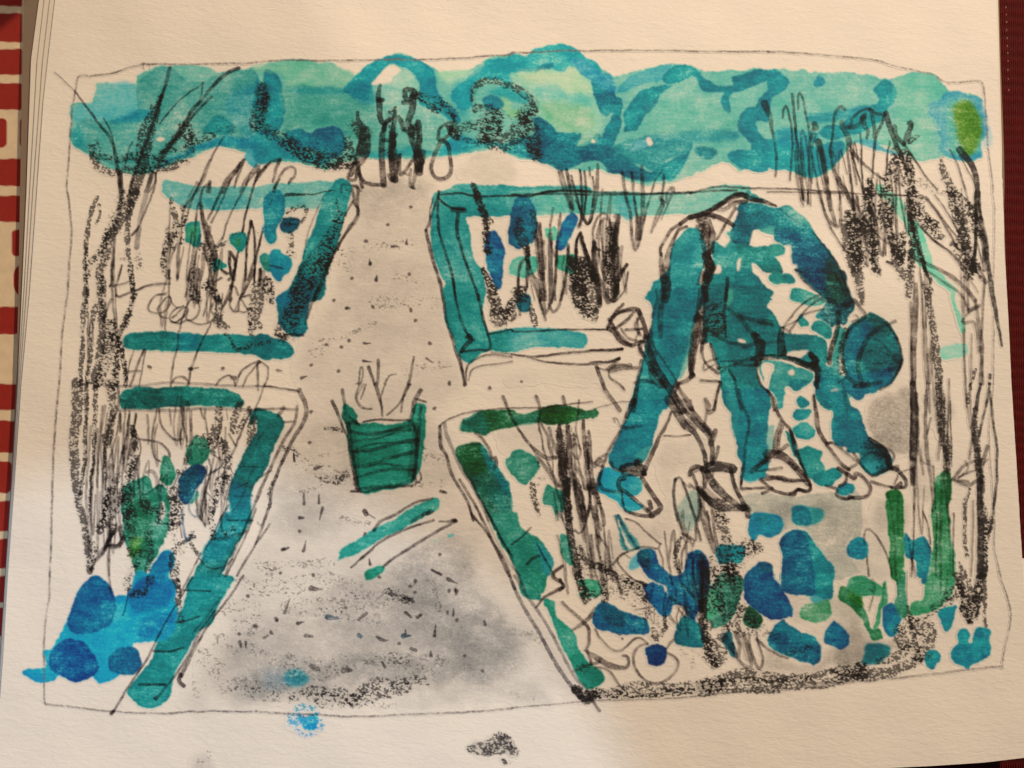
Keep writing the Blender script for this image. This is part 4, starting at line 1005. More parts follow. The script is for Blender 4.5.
M("550,580 600,640", 12, .6); M("570,500 540,600 520,760", 14, .6); M("705,420 720,470 740,480", 10, .6); M("690,680 640,768", 12, .6); M("490,650 500,740 520,768", 12, .6)
M("440,670 450,720 490,745 490,700", 16, .5, (40,90,110)); M("380,460 350,540 300,600", 12, .55); M("150,610 240,560 290,545", 14, .5); M("120,600 20,620",10,.4)
M("290,360 320,440", 10, .4)
K("75,180 90,240", 40, 0.62); K("100,370 70,440 50,500", [50,50,40], 0.55); K("50,560 40,640", 60, 0.4)
K("630,60 630,120 610,200 610,280", [50,60,70,40], 0.55); K("760,20 740,100 720,200", [40,50,36], 0.62); K("860,100 840,200 820,290", [44,60,30], 0.52); K("830,60 800,120 760,200", 40, 0.42); K("560,220 590,300 600,350",40,.4)
K("660,280 680,340 700,400 660,460 680,500", 60, 0.32); K("680,500 660,560 640,600", 60, 0.34); K("680,560 690,640", 18, 0.3); K("620,500 620,600 600,690 585,730", 30, 0.36); K("640,240 660,330",30,.3)
K("540,230 560,280 540,320", 40, 0.36); K("440,330 420,400 400,470", 34, 0.42); K("370,460 380,500", 26, .4); K("450,290 500,260 540,330", 90, 0.28); K("350,580 340,650 370,700 360,768", 90, 0.42); K("60,620 40,768", 50, 0.36)
K("150,640 200,700 260,690 250,768", 60, 0.34); K("100,600 200,600 260,560", 40, 0.26)
O(90, 500, 6.4)
K("100,0 95,80 60,160", 40, 0.38); K("170,30 180,80", 30, 0.36); K("70,60 130,180", 40, .25)
K("215,0 230,160 240,260 260,350", 40, 0.30); K("270,60 265,160 270,240", 60, 0.34); K("330,30 400,80 380,180", 80, 0.26); K("440,60 430,140", 30, 0.3)
K("540,0 530,80 525,180", [60,60,50], 0.52); K("520,200 560,260 600,290", 60, 0.26); K("650,210 640,260 660,310 690,340", 30, 0.46); K("590,330 570,290 660,240", 36, 0.34)
K("540,330 530,420 540,500 560,590 570,680 590,768", [40,50,44,34,40], 0.5); K("570,400 555,560", 24, 0.3); K("380,210 380,340 370,440", 50, 0.34); K("300,340 290,420 240,520 240,560", 50, 0.3); K("340,330 300,400", 60, .2); K("300,600 370,570 390,500",50,.34)
K("280,610 350,600", 40, 0.30); K("780,0 770,100 790,180 780,230", 40, 0.36); K("800,200 860,230", 70, .2)
M("590,60 600,180 620,260 660,210", [14,18,10], .6, (30,90,120)); M("600,270 650,240", 26, .6, (40,60,60)); M("575,150 590,240", 12, .5); M("700,100 740,165 735,90", 12, .55)
M("710,340 640,480 570,610", [12,15], .6); M("800,200 720,350", 10, .5); M("890,30 840,120 780,230", 11, .6); M("130,290 115,380 130,590", 17, .56); M("0,0 0,0", 1, 0)
M("170,170 130,250 60,340 10,450", [20,20,14], .6); M("120,290 180,290 215,240", 26, .72); M("210,735 240,640 250,560", 13, .7, (20,60,80))
M("440,150 570,160", 14, .55); M("430,170 450,120 470,40", 10, .5); M("690,0 740,170", 12, .5); M("745,0 720,90", 11, .5)
O(110, 270, 6.4)
# ================================================================ ink, tree line
G('painted_tree_line')
O(256, 0, 4)
K("25,350 30,400 15,450 0,500", [44,60,60], 0.55); K("40,380 30,440",30,.5)
K("0,500 60,530 130,570 180,610 260,640 380,640", [40,60,70,56], 0.52); K("130,580 200,620 280,655 380,655", 50, 0.42); K("200,570 300,600 360,600", 40, 0.25)
K("630,370 680,400 740,420 790,450", [40,50,40], 0.38); K("640,390 720,440", 30, .3)
O(440, 40, 6.4)
K("240,450 215,390 220,320 270,270 340,255 440,290 530,330 590,390 600,450 560,520", [30,36,44,50,60,66,70], 0.46)
K("230,440 300,430 340,460", 50, 0.5); K("80,590 180,550 260,540 340,470 330,600 280,620", [60,60,80,110,100], 0.5)
K("340,480 340,640 440,650 520,560 560,470", 120, 0.42); K("520,470 570,560 600,700 620,740", [80,120,70], 0.5); K("580,640 600,740", 60, .5)
K("100,620 200,640 300,640", 40, 0.3); K("400,480 460,480 470,540",60,.25); K("10,400 60,420 90,480",40,.36); K("60,560 110,620",50,.5); K("130,700 300,650",30,.2)
O(768, 0, 4)
# ================================================================ distant figures
G('drawn_person', 'small figures standing where the path meets the trees')
O(256, 0, 4)
M("405,448 408,480 425,510 435,560 425,620 400,660 380,700", [14,20,50,60,40,20], .74); K("400,500 430,540 430,600", 50, 0.6); K("365,560 380,620 370,600", 40, 0.5)
M("400,640 370,700 375,720 400,715 408,650 415,700 425,750", 15, .74); M("400,650 425,720 460,738 510,740", 16, .76)
M("497,340 490,380 492,420 495,470 510,495 530,480 550,470", [14,28,24,18], .76); M("490,400 505,400", 22, .8)
M("515,500 505,560 505,640 510,740", [22,28,28], .8); M("510,560 540,560 560,540", 18, .76); M("520,490 500,540", 18, .7)
M("557,432 555,480 545,560 550,620 555,720", [16,20,34,40,30], .8); M("580,480 590,520", 20, .7); M("570,470 600,520 620,540", 18, .7)
M("595,380 600,360 630,362 636,385 610,400 595,385", 22, .8); M("630,380 625,440 610,490 620,510", [30,28,26], .8); M("590,410 620,410", 22, .7)
M("545,540 545,680 550,720", 24, .7); M("575,620 580,700 620,650 640,620", 15, .72); M("620,510 625,560 640,600 660,650", [24,28,34], .8)
M("650,490 655,560 645,620 655,690", [24,28,32], .8); M("640,500 630,540", 14, .7); M("670,610 660,680", 24, .78)
M("635,640 640,680 625,750 640,700 660,660", 15, .74); M("530,700 545,725 560,700 580,620", 14, .7); M("620,680 615,740 632,755", 14, .7); M("590,690 610,700",12,.6)
K("540,440 550,600", 26, 0.4); K("640,520 660,660", 34, 0.4); K("530,600 560,640", 30, .4)
M("785,455 790,485 770,490 735,515 735,560 770,540 780,510", 14, .72); M("740,565 715,620 702,670 715,708 750,716 780,690 775,620 765,575 740,560", 17, .72)
M("795,490 775,520", 26, .55)
M("340,768 350,740 400,750 420,765", 10, .5)
G('drawn_plants', 'plants of the upper left bed')
O(256, 0, 4)
M("95,640 80,680 70,730", [18,10], .66); M("70,768 100,700 130,670 155,675 155,700 132,735", 12, .64); M("0,720 30,680 60,650 95,640", 14, .62); M("0,690 20,680",10,.5)
O(0, 0, 4)
M("840,725 830,768", 14, .66); M("790,768 850,630 895,545", [14,8], .6); M("975,642 930,700 890,768", [18,14], .66); M("970,660 945,720 935,748", 9, .6); M("1024,660 980,720 960,768", 10, .6); M("1000,690 985,740",8,.5)
# ================================================================ ink, upper right bed
G('drawn_plants', 'plants of the upper right bed')
O(430, 180, 6.4)
K("280,35 300,110 330,190 350,240 360,300", [40,46,50,40,44], 0.62); K("360,300 355,370 370,470", [40,50,30], 0.4); K("380,250 400,270", 20, .4); M("275,30 300,120 345,220", 28, .6)
K("570,280 580,350 600,410", [70,80,60], 0.6); K("600,120 590,200", 60, 0.25); K("660,200 670,300 660,340", 40, 0.3); K("620,430 630,480", 30, 0.6); K("340,570 370,640 400,700 410,768", [30,40,60,44], 0.55); K("380,440 380,480", 50, 0.3)
K("600,720 570,740 560,768", 40, 0.4)
M("600,440 610,490 640,560", 14, .66); M("620,440 630,480", 30, .72); M("565,700 570,600 590,530 620,515 640,540 615,700", 18, .64); M("620,500 630,570", 30, .62); M("650,600 690,660 720,768", 20, .62); M("640,640 670,768", 10, .55)
M("700,290 715,430 725,600 740,768", 20, .66); M("670,360 690,500 700,620 710,768", 20, .62); M("770,350 772,500 770,768", 32, .52, (96,80,72)); M("808,440 805,560 795,700 800,768", 18, .6); M("885,430 880,540 850,670 835,768", 20, .66)
M("960,340 935,400 935,500 960,600", 18, .68); M("965,340 990,430 1024,540", 22, .7)
M("840,-60 870,60 900,180", 18, .62); M("870,-60 900,60 915,190", 22, .6); M("905,0 930,100 965,200", 18, .6); M("960,-60 975,90 970,230 960,290", 16, .6); M("990,-60 1000,80 980,220", 14, .6); M("985,230 1010,285 1024,270", 16, .62); M("960,290 955,300", 30, .6)
K("920,500 930,600 960,768", [50,70,100], 0.62); K("960,560 980,640", 40, 0.4); K("1000,560 990,768", 30, 0.44)
O(530, 160, 6.4)
M("185,75 200,150 240,260 265,335", 20, .64); M("235,60 245,160 270,320", 20, .66); M("260,100 290,200 320,320 340,390", 16, .62); M("320,60 325,200 330,330 315,430", 15, .66); M("345,80 355,200 350,330 330,400", 15, .6)
M("380,50 385,100", 16, .6); M("430,30 430,160 410,280 400,330 380,400 360,410 345,380", [18,34,18], .68); M("400,110 410,180 400,290", 16, .62)
M("330,330 350,390 370,415 395,380 405,320", 14, .6); M("290,260 325,320", 12, .6)
M("590,80 610,220 640,350 650,470 665,565 690,560 720,430 740,340 770,230 800,130", [24,20,16], .68); M("650,80 665,220 680,350 690,430", 20, .68); M("715,40 720,200 720,350 700,500", [26,30,36], .6); M("700,380 690,500 685,540", 40, .5)
M("690,370 690,500", 44, .44); M("800,130 830,90 850,70", 14, .6); M("855,100 850,200 845,260", 18, .68); M("830,240 850,280 825,340 775,460", [22,40,14], .7); M("905,180 915,195 880,290 840,380", [30,16,12], .6); M("870,270 880,210 900,180", 20, .6)
M("410,560 405,450 430,370 470,340 500,370 520,430", 18, .62); M("430,500 440,420 470,375 490,380", 18, .64); M("468,390 465,520 470,768", 18, .62); M("550,360 560,370 550,460 530,700 540,768", [36,30,34], .7); M("560,370 540,560", 20, .5)
K("500,440 530,450 505,510 530,560 500,620 510,700 490,768", 36, 0.36); K("530,480 550,600 560,700", [30,50,50], 0.55); K("490,600 500,768", 50, 0.45)
M("325,470 350,560 380,650 400,768", [20,26,34], .74); M("325,475 300,510 300,620 290,700", 18, .66); M("418,530 405,580 410,660 400,768", [18,36,40], .78); M("410,560 445,578", 22, .76); M("440,600 430,700 440,768", 20, .6)
K("270,640 290,700 300,768", [50,80,100], 0.62); K("350,660 380,720 400,768", 70, 0.55)
M("618,668 590,720 570,768", [22,18], .76); M("625,725 618,768", 12, .55)
M("35,450 60,600 75,768", 18, .62); M("65,400 75,560 90,768", 18, .62)
O(512, 192, 4)
K("270,290 260,350 270,420 300,480", [60,80,60,40], 0.7); K("290,330 320,430 300,470", 70, 0.55); K("340,470 330,510", 22, .5); K("300,300 260,280",30,.5); K("390,150 400,200 385,260 400,330 400,400", [30,40,50,60], 0.5)
K("240,290 250,330", 40, .5)
M("330,200 330,300 350,420 350,455", [22,24,20], .74); M("270,170 300,260 330,340 350,440", [14,26,22], .72); M("260,190 255,250 270,300", 12, .6); M("340,340 380,430 385,435", 24, .66); M("365,280 370,400 390,430", 14, .6); M("428,95 420,200 420,330 410,430", [14,16,26], .6)
M("405,130 400,250 405,430", 26, .62); M("458,290 430,330 415,400 400,430", 14, .72); M("462,320 450,390 420,430 400,440", 10, .62)
M("100,120 110,260 125,400 135,510", 13, .66); M("70,330 100,400 120,470", 12, .62); M("75,300 110,420 130,500",10,.5); M("150,170 155,300 155,440", 20, .55, (96,80,72)); M("180,240 175,330 160,430 130,490 110,430", 12, .64); M("225,210 215,330 190,450 165,480 148,450", 13, .66)
M("30,400 25,340 35,280 60,275 58,340 60,380", 11, .62); M("60,230 65,280", 20, .7); M("35,410 32,490", 14, .5)
K("40,390 20,420 5,450 0,500", 36, 0.45); K("75,450 85,490 95,530", [20,26,24], 0.46); K("20,395 50,420", 40, .4)
K("300,450 320,490", 24, .45)
O(256, 192, 4)
K("880,0 900,60 920,110 920,230", [30,30,24], 0.6); K("910,310 940,400 960,460 960,510 990,515", [18,30,50,50,40], 0.66); K("990,480 1024,440", 26, 0.5); K("960,470 1000,490",40,.55)
K("1024,470 1000,500",20,.4)

# ================================================================ front right bed, ink
G('painted_flower_bed', 'wash, blooms and leaves of the front right bed')
O(440, 400, 6.4)
M("405,-20 430,50 470,130 520,210 580,290 640,345 690,375 740,370", [24,20,28], .74); M("580,290 630,370 690,450 720,500 750,550", [14,30,24], .62)
M("615,-20 640,60 635,150 650,230 665,330 700,420 760,550", [24,14,22], .68); M("650,150 690,230 700,300 720,370", [14,24,20], .62); M("700,180 720,260 750,340", 22, .6)
M("790,-20 800,30", 24, .7); M("765,165 770,300 790,450 810,600", [26,60,50,44], .82); M("815,160 825,230 830,300 820,420", [24,40,60], .8); M("890,0 880,80 870,200 900,320", 14, .62); M("915,130 920,230 940,380 940,450 960,560", [24,36,40], .78)
M("950,200 960,260 960,400 980,600", [20,40,24], .74); M("860,420 900,480 940,570", 26, .56); M("840,440 870,560 910,700 920,768", [26,44,40], .62); M("900,550 920,660 950,740 960,560", 18, .6); M("850,340 880,380 900,330 870,280 850,300", 16, .5)
M("975,560 1000,700 1010,768", 16, .6); M("730,590 760,768", 14, .4); M("990,420 1010,400 1024,390", 40, .7)
K("770,200 780,300 790,400 800,500 810,620 830,768", [50,60,60,60,40,40], 0.62); K("830,180 850,240", 50, .3); K("940,220 950,440", 26, .4)
K("590,540 600,650 640,740", [30,40,20], .55); K("700,490 650,500 610,560 620,660 630,700", 36, 0.26); K("860,480 900,560",20,.2)
M("745,690 750,768", 22, .45, (50,90,80)); M("760,730 790,768", 18, .5); K("620,380 640,440",16,.3)
O(560, 480, 6.4)
M("30,0 45,150 60,300 80,440 110,600", [60,50,50,60], .62); K("40,0 50,200 80,420 110,560 150,740", [44,40,44,60,44], 0.6)
M("90,0 110,130 145,260 180,200", [24,40,20], .66); M("110,0 140,130 160,260", 24, .6); M("190,0 190,140 180,210 150,310 120,340 95,320", [26,20,16], .66); M("200,170 220,240 260,320", [24,20], .68); M("215,0 240,130 270,200 285,280 260,290 230,220", [22,20,18], .66)
K("220,60 250,150", 30, .3); M("240,290 230,400 260,500", 14, .5); M("0,200 40,310 90,330", 14, .55); M("0,100 20,260", 14, .4)
M("245,360 290,410 310,460 325,560", [14,24], .62); M("330,560 370,660 390,730", 20, .6); K("240,360 250,480 300,560", 50, 0.26); M("370,500 340,540", 18, .6)
M("350,230 390,340 430,460", 16, .6, (40,90,96)); M("370,230 420,320 500,440", 22, .66, (30,84,92)); M("420,250 480,270 560,340 640,410", [14,18], .62); M("640,410 620,440 540,430 460,450 390,480 370,520 420,590 480,640 540,660", 17, .64); M("630,440 655,500 660,560", 14, .56); M("400,470 450,500",12,.4)
M("740,0 725,80 735,180 760,260 790,330", [22,18,20], .66); M("790,20 830,140 860,240 900,380", 20, .62); M("880,20 900,150 870,300 870,380 830,360 790,340", 18, .6); M("830,370 850,420 860,390", 20, .6); M("780,340 840,380", 16, .6); M("810,390 780,480 780,570", 16, .6)
M("900,160 910,250 980,450 1000,430 990,350 970,200", [26,22], .66); M("940,200 960,320 990,430", 18, .6)
K("775,370 745,440 745,520 760,600", [30,40,30], 0.5); K("120,430 160,510 260,560 360,610 460,650 540,670", [30,44,44,40], 0.62); K("130,460 180,520 280,530 330,570", 90, 0.24)
K("110,560 180,590 300,600 420,640", 90, 0.28); K("120,590 140,690 170,768", [40,60,50], 0.72); K("270,640 290,768", [50,44], 0.42); K("300,600 500,680", 50, 0.3); K("400,690 520,720 540,768", 60, 0.32)
K("300,690 400,740 480,760", 60, 0.22); K("740,560 770,600",30,.5)
M("790,670 850,740", 20, .6)
O(560, 580, 6.4)
K("140,0 150,60 220,100", 50, 0.5); K("290,0 290,110", 50, 0.30); K("420,0 480,30 540,40", 44, 0.42); K("330,60 420,80 500,130 560,190", 110, 0.22); K("560,190 600,260 680,280", 80, 0.22); K("670,235 680,310", 26, 0.7); K("600,320 610,380 660,330", 44, 0.4); K("380,350 400,370",16,.3)
K("460,160 520,200 560,230", 60, 0.18); K("280,130 270,60", 40, .4)
M("15,145 70,195 130,250 180,310 185,390 170,450 190,500 200,540", [22,24,20], .68); M("75,320 140,280 190,240 210,220", [16,28,30], .66); M("190,230 225,180", 18, .55)
M("160,455 220,490 300,540 370,560 420,560 440,530 430,490 405,482", [20,40,44,26,20], .66); M("225,560 290,570 330,600 380,680 400,690", 18, .52); M("225,320 260,380 320,440 380,455 430,420 480,375 520,375 560,410", 17, .62); M("560,410 500,430 470,490 480,560 530,630 600,660 660,655 720,610 755,550 740,500 690,470", 19, .62)
M("700,410 730,380", 20, .6); M("680,440 695,420", 16, .6); M("700,230 740,280", 20, .55); M("700,110 760,150 820,210 850,240 830,190", [20,26,20], .62); M("810,160 870,210", 20, .6); M("370,0 390,60 400,90", 18, .55)
M("940,260 975,280 960,320", 18, .5); M("480,190 590,175",12,.4)
K("910,130 920,260 930,380 940,470", [50,56,46,40], 0.74); K("780,460 830,500 850,550", 50, 0.28); K("930,370 960,460 990,520", [50,60,60], 0.4); K("860,460 900,480",50,.15)
K("1000,40 960,120 980,180", 80, 0.34); K("1010,0 1024,100",30,.3)
K("90,690 130,730 180,768", [40,60,60], 0.85); K("180,720 300,730 400,700 500,680 600,690 720,690 820,680 940,670 1024,650", [60,80,60,60,60,70], 0.42)
K("200,700 330,730 480,730 700,720 1024,690", 50, 0.42); K("240,740 500,745 800,725 1024,700", 30, 0.3); M("350,740 430,670", 9, .0)
M("0,690 60,700",8,.0)
O(700, 580, 6.4)
K("40,-60 30,100 20,280 30,400", [60,60,46,44], 0.75); K("100,0 110,80 130,160 150,200", [90,90,60], 0.36); K("200,-60 230,20 240,100", [100,80,60], 0.5); K("180,60 200,160 260,190", 130, 0.24)
K("145,170 160,260 160,320", 50, 0.5); K("180,100 190,200 180,330", 24, 0.45); K("230,160 230,300 270,340", [60,70,60], 0.42); K("280,180 330,250 330,330", [60,80,70], 0.34); K("370,270 400,340", 80, 0.26); K("260,200 340,290",40,.4)
K("50,400 60,480 90,540", [80,90,60], 0.40); K("150,360 120,420 140,490 90,520", 80, 0.36)
M("150,360 200,420 240,500", [50,44,20], .66, (30,60,68)); M("230,340 250,420 250,510 300,555 330,540 300,420 280,350", 26, .5); M("310,350 320,440 360,540 380,565 400,540 395,480 370,400 360,340", [18,22,16], .62); M("240,350 290,420 320,500", 60, .3); M("360,380 420,430 500,480 560,500", [24,16], .62); M("250,510 280,550",14,.5)
M("50,260 75,270 70,300", 24, .45)
K("0,670 100,650 200,620 300,600 420,620 540,640", [60,70,80,60], 0.46); K("0,690 150,670 300,650 460,660 600,640 700,630", [50,60,50,40], 0.46); K("600,620 700,620 800,600 900,590 1024,590", [50,44,44,50], 0.56); K("860,600 930,570 1024,620",50,.4)
K("0,730 150,715 300,700 500,690 700,660 900,640 1024,620", 34, 0.52); K("300,720 480,715 640,700", 18, 0.5); K("680,700 760,690 860,680", 16, 0.62); K("0,740 100,745", 20, .3); K("920,540 1024,520",60,.2)
M("0,712 200,700 500,676 760,660 1024,640", 12, .35, (110,98,86))
K("560,470 640,450 700,430", 40, 0.3, (10,50,70)); K("470,350 490,370", 60, .3, (10,50,80))
O(840, 580, 6.4)
K("0,620 80,600 140,560 160,600 260,600 360,570 440,540 500,510", [50,70,90,70,60,60,60], 0.62); K("130,540 150,610", 60, 0.6); K("260,520 360,490 440,450 500,480", 60, 0.36); K("430,240 480,300 560,310 570,400 520,460 500,520", [60,90,90,80,70,60], 0.5)
K("380,320 400,400 440,420", 90, 0.42); K("430,170 440,260 460,330 490,430 510,500", [20,22,30,40,40], 0.85); K("470,260 560,230 610,200", 30, 0.34); K("480,500 560,480", 60, 0.4); K("400,300 500,380", 100, 0.28)
K("600,180 660,150 710,120", 60, 0.36, (24,60,50)); K("700,100 760,80", 80, 0.3); K("750,20 790,100 800,200 840,260", [40,44,50,40], 0.6); K("820,0 840,120 830,240", [30,44,60], 0.52); K("880,100 870,180", 50, .4); K("900,-20 920,60 925,160 935,300", [60,40,22,16], 0.68); K("800,180 860,220", 70, .5); K("880,20 850,180",30,.4)
M("870,0 870,100 860,140", 24, .5); M("430,-60 430,130", 6, .6, (30,60,50)); M("360,-60 375,130", 14, .35, (40,80,60)); M("640,-60 645,90", 12, .5, (40,80,60)); M("590,-60 590,60", 8, .3, (40,80,60)); M("690,-60 680,60", 12, .4, (40,80,60))
M("190,60 215,80 200,140 190,190", 14, .5, (60,84,70)); M("280,30 270,140", 8, .3, (40,80,60)); M("205,0 220,60",24,.4,(50,90,76))
O(512, 384, 4)
K("830,510 835,560 850,600 860,640", [40,50,44], 0.46); K("850,640 850,700 870,740", 60, 0.42); K("930,660 900,700 860,768", 80, 0.3); K("960,640 990,660 920,680", 30, 0.3); K("870,740 870,768", 50, .4); K("800,700 815,768", 40, .4)
O(768, 384, 4)
M("385,640 388,590 410,585 440,620 480,700 495,768", 10, .6); M("395,690 405,768", 9, .6)
M("480,440 500,540 510,768", 10, .45, (30,80,44)); M("520,440 520,600", 12, .4, (30,90,40)); M("700,350 690,560 690,768", 14, .45, (30,70,40)); M("675,520 670,768", 9, .6, (50,70,50)); M("725,600 730,768", 7, .35, (30,80,44)); M("575,700 590,768", 14, .5); M("560,620 575,700", 10, .55, (20,60,80))
M("620,510 640,570 650,640", 9, .6); M("742,520 740,620 738,768", 9, .6); M("640,640 655,680",8,.4)

# ================================================================ right bare tree and grasses
G('drawn_tree', 'bare tree and grasses drawn at the right of the page')
O(760, 90, 6.4)
M("30,90 60,170 80,270 100,370 105,460 98,550", [50,22,20,18], .62); M("145,175 150,130 170,103 185,150 205,280 205,400 190,580", [18,16,16], .62); M("210,30 218,150 235,330 245,470 265,600 275,705", [20,22,16], .64)
M("245,130 245,60 255,20 275,60 300,180 320,300", [14,18,16], .62); M("345,220 355,240", 44, .7); M("340,250 320,330 315,450 310,600 303,730", [26,20,14], .66); M("355,280 330,380", 14, .5); M("330,400 350,520 380,650 415,768", [18,14], .6)
M("370,330 395,400 410,480 430,600 450,768", [46,40,26,24], .74); M("540,125 520,110 490,130 470,190 465,300 450,380 460,450 480,540 540,640 600,768", [26,18,16,40,24], .68); M("455,370 460,420", 34, .6)
M("525,210 530,240 560,290 575,350", [40,36,40], .74); M("580,240 590,190 640,140 700,120 740,150 800,160", [24,18,26], .66); M("560,240 620,230 660,180 670,160", 30, .66); M("660,180 670,230 690,260 685,310", [44,30,18], .7)
M("700,120 720,180 735,260 735,300", [26,28], .66); M("800,150 780,220 745,300 730,400 720,500 725,560", [24,20,14], .68); M("640,280 650,380 650,500 665,660", 14, .64); M("520,380 540,460 560,540", 12, .55); M("560,350 565,430 580,560 600,768", [20,20,24], .68); M("590,400 620,520 660,640", 13, .6)
M("580,360 620,420 700,500 760,550 800,575", 14, .66); M("490,570 510,700 505,768", 14, .56); M("600,760 560,660 520,600",16,.5)
M("805,150 830,230 860,320 900,420 940,500", [40,34,30], .78); M("860,235 870,290 920,350", [34,26], .72); M("960,210 970,220 940,290 920,350", [36,26], .68); M("975,220 950,340", 18, .6); M("830,330 815,420 810,500", 14, .62); M("920,350 990,440 1024,490", 16, .6)
K("920,340 960,330 1000,300", 30, 0.4); K("890,400 940,460 980,620 960,700", 50, 0.5); K("700,570 710,640 700,768", [30,60,60], 0.52); K("870,430 840,500 810,560 820,600", 50, 0.32); K("960,420 950,500",50,.4)
O(850, 150, 6.4)
K("300,0 290,80 260,130 240,230", [60,80,70,60], 0.4); K("340,30 380,100 400,180", [80,60,40], 0.5); K("250,180 340,210", 60, .4); K("370,30 390,180 400,280 380,380 410,480", [30,44,60,60,40], 0.6); K("340,100 330,180", 60, .3)
K("380,260 400,400 420,520 450,640 480,768", [30,44,36,26,24], 0.85); K("375,300 390,500 400,620 380,768", [24,30,34,40], 0.7); K("430,210 490,220 560,260 640,260", 60, 0.28); K("400,260 440,330 420,400", 60, 0.44); K("440,380 470,450 540,510 560,560", [60,90,70,30], 0.46); K("500,440 570,480", 40, .3)
K("590,70 600,140 640,230 650,330 690,440 720,560 760,700 770,768", [30,60,60,60,60,60,70], 0.62); K("640,270 710,300 770,380 800,440 840,560", [40,50,60,50,40], 0.42); K("680,330 700,380", 60, .25); K("680,600 700,650", 24, 0.4); K("800,740 790,768",50,.5)
K("120,190 130,270 140,350 150,500 160,768", [24,50,50,60,60], 0.5); K("110,250 120,400", 36, 0.42); K("220,260 230,380 200,480", [60,90,60], 0.36); K("260,370 250,500 280,600 290,720", [50,50,50,50], 0.5); K("330,540 340,620 330,700", [20,50,50], 0.5)
K("20,460 30,560 40,700 30,768", [60,80,80,60], 0.72); K("30,430 90,480", 60, .4); K("70,440 130,540 150,700", 60, 0.4); K("240,720 270,720", 24,.4); K("0,640 60,700",50,.6)
M("700,0 750,60 790,120 810,220 815,330 805,450 800,600 790,768", [50,40,34,20,24,26], .86, (48,40,36)); M("640,0 690,100 730,230 760,330", 16, .6); M("700,40 760,140 790,200", 10, .6); M("380,20 440,100 500,190 560,260", 16, .62); M("460,290 520,360 580,440 640,540 700,640 780,700 850,768", [14,18,18], .6); M("540,290 600,370 660,460 700,540", 14, .58)
M("820,330 840,420 870,600 885,768", [12,30,22], .8, (52,44,40)); M("810,440 850,620 860,768", [22,26], .8, (52,44,40)); M("815,600 850,740", 12, .6); M("0,0 60,70 130,130 210,190", 14, .62); M("10,20 50,150 80,240 100,330", 12, .55); M("70,0 80,200 90,330", 12, .55); M("150,0 145,180", 12, .55); M("240,0 230,160", 11, .5)
M("300,250 290,400 300,600", 10, .55); M("215,560 212,680", 14, .5); M("20,320 60,380 100,450 170,540 240,600", [24,16], .6); M("150,280 280,290 370,290", 10, .5); M("0,160 15,280 30,420", 16, .55); M("350,330 350,500",8,.5); M("460,500 540,580 640,660 720,768", 16, .62); M("400,690 480,750", [20,12], .7)
M("280,620 300,768", 18, .6); M("100,520 110,740", 26, .4)
O(768, 192, 4)
M("210,0 230,90 265,135 290,120 285,0", [12,16,10], .6); M("240,0 250,60 270,130", [22,16], .6); M("200,0 240,120 275,190 320,245", 11, .6); M("135,0 140,30", 10, .5); M("160,0 160,48", 10, .5)
K("315,90 320,150 340,250 355,320 365,380 375,440", [30,60,70,50,36,20], 0.7); K("330,100 350,200 375,280", 50, 0.5); K("395,0 400,150 420,260 440,320", [40,50,46,30], 0.6); K("370,100 370,200", 30, .4); K("490,160 520,250 540,340", [40,44,30], 0.55); K("540,170 530,280", 30, 0.5); K("470,0 470,120", 60, .4)
K("575,150 575,280 560,410", [24,34,24], 0.62); K("750,210 790,300 800,340", 44, 0.4); K("740,0 770,100 790,220 830,300", [50,50,44,50], 0.62); K("810,60 840,160", 50, .4); K("620,365 640,430 660,520 670,620 680,700 685,768", [20,30,30,28,26], 0.52); K("640,370 650,400",20,.5)
K("560,0 580,120 600,230 650,360", [20,20,20,14], 0.8); K("640,120 690,180", 40, .3); M("560,0 580,140 600,220 650,365", 12, .6)
M("630,20 700,110 780,220 850,340", 10, .6); M("600,130 660,190 740,250 820,350", 11, .62); M("560,240 620,280 700,320 760,360 830,435", [16,18], .62); M("640,320 700,360 770,410 800,470", 12, .56); M("850,340 870,360", 20, .6)
M("845,0 850,100 870,230 890,360 900,420 935,615", [10,20,22,10], .8, (52,44,40)); M("830,0 830,200 815,300", [14,16], .75, (52,44,40)); M("840,300 865,350 860,450 850,600", 12, .6); M("780,310 840,400", 8, .5)
M("800,475 845,455", 18, .6); M("830,435 840,520 855,620 850,768", [14,18,18], .64); M("775,520 800,485 840,460", 11, .6); M("785,525 820,520 835,560 845,640", 13, .58)
M("590,370 590,470 580,620 580,768", [18,30,26], .66); M("570,440 575,768", 10, .6); M("585,340 575,500",8,.5)
M("635,480 632,540", 8, .55); M("655,600 640,768", 14, .5); M("665,620 650,768", 7, .5); M("640,650 635,768", 9, .5)
K("830,710 810,768", 14, .7); K("888,730 884,768", 12, .7); M("850,620 860,768", 12, .5)
M("440,150 490,210 500,240",16,.4); M("465,190 460,255", 12, .5); M("390,280 395,295", 12, .5); M("480,280 495,290",14,.5)
M("345,430 390,490", 14, .5)
O(768, 384, 4)
M("580,0 585,120 582,200 580,300 578,400", [28,34,36,30,20], .86, (58,46,42)); M("572,60 570,300", 12, .7); M("595,40 600,280", 14, .6); M("582,300 585,500 578,700 575,768", [16,10,10], .7)
M("640,0 630,100 630,200 640,300 655,420 660,520", [14,18,8], .62); M("635,200 650,140", 10, .6); M("610,280 620,360", 12, .5); M("690,0 690,180 680,300", 14, .55); M("660,330 665,400 670,500", 10, .6); M("610,260 620,310 660,330",8,.4)
K("685,0 690,100 700,200 720,280 715,340", [30,40,40,40,26], 0.6); M("685,0 690,160 715,300", 22, .5)
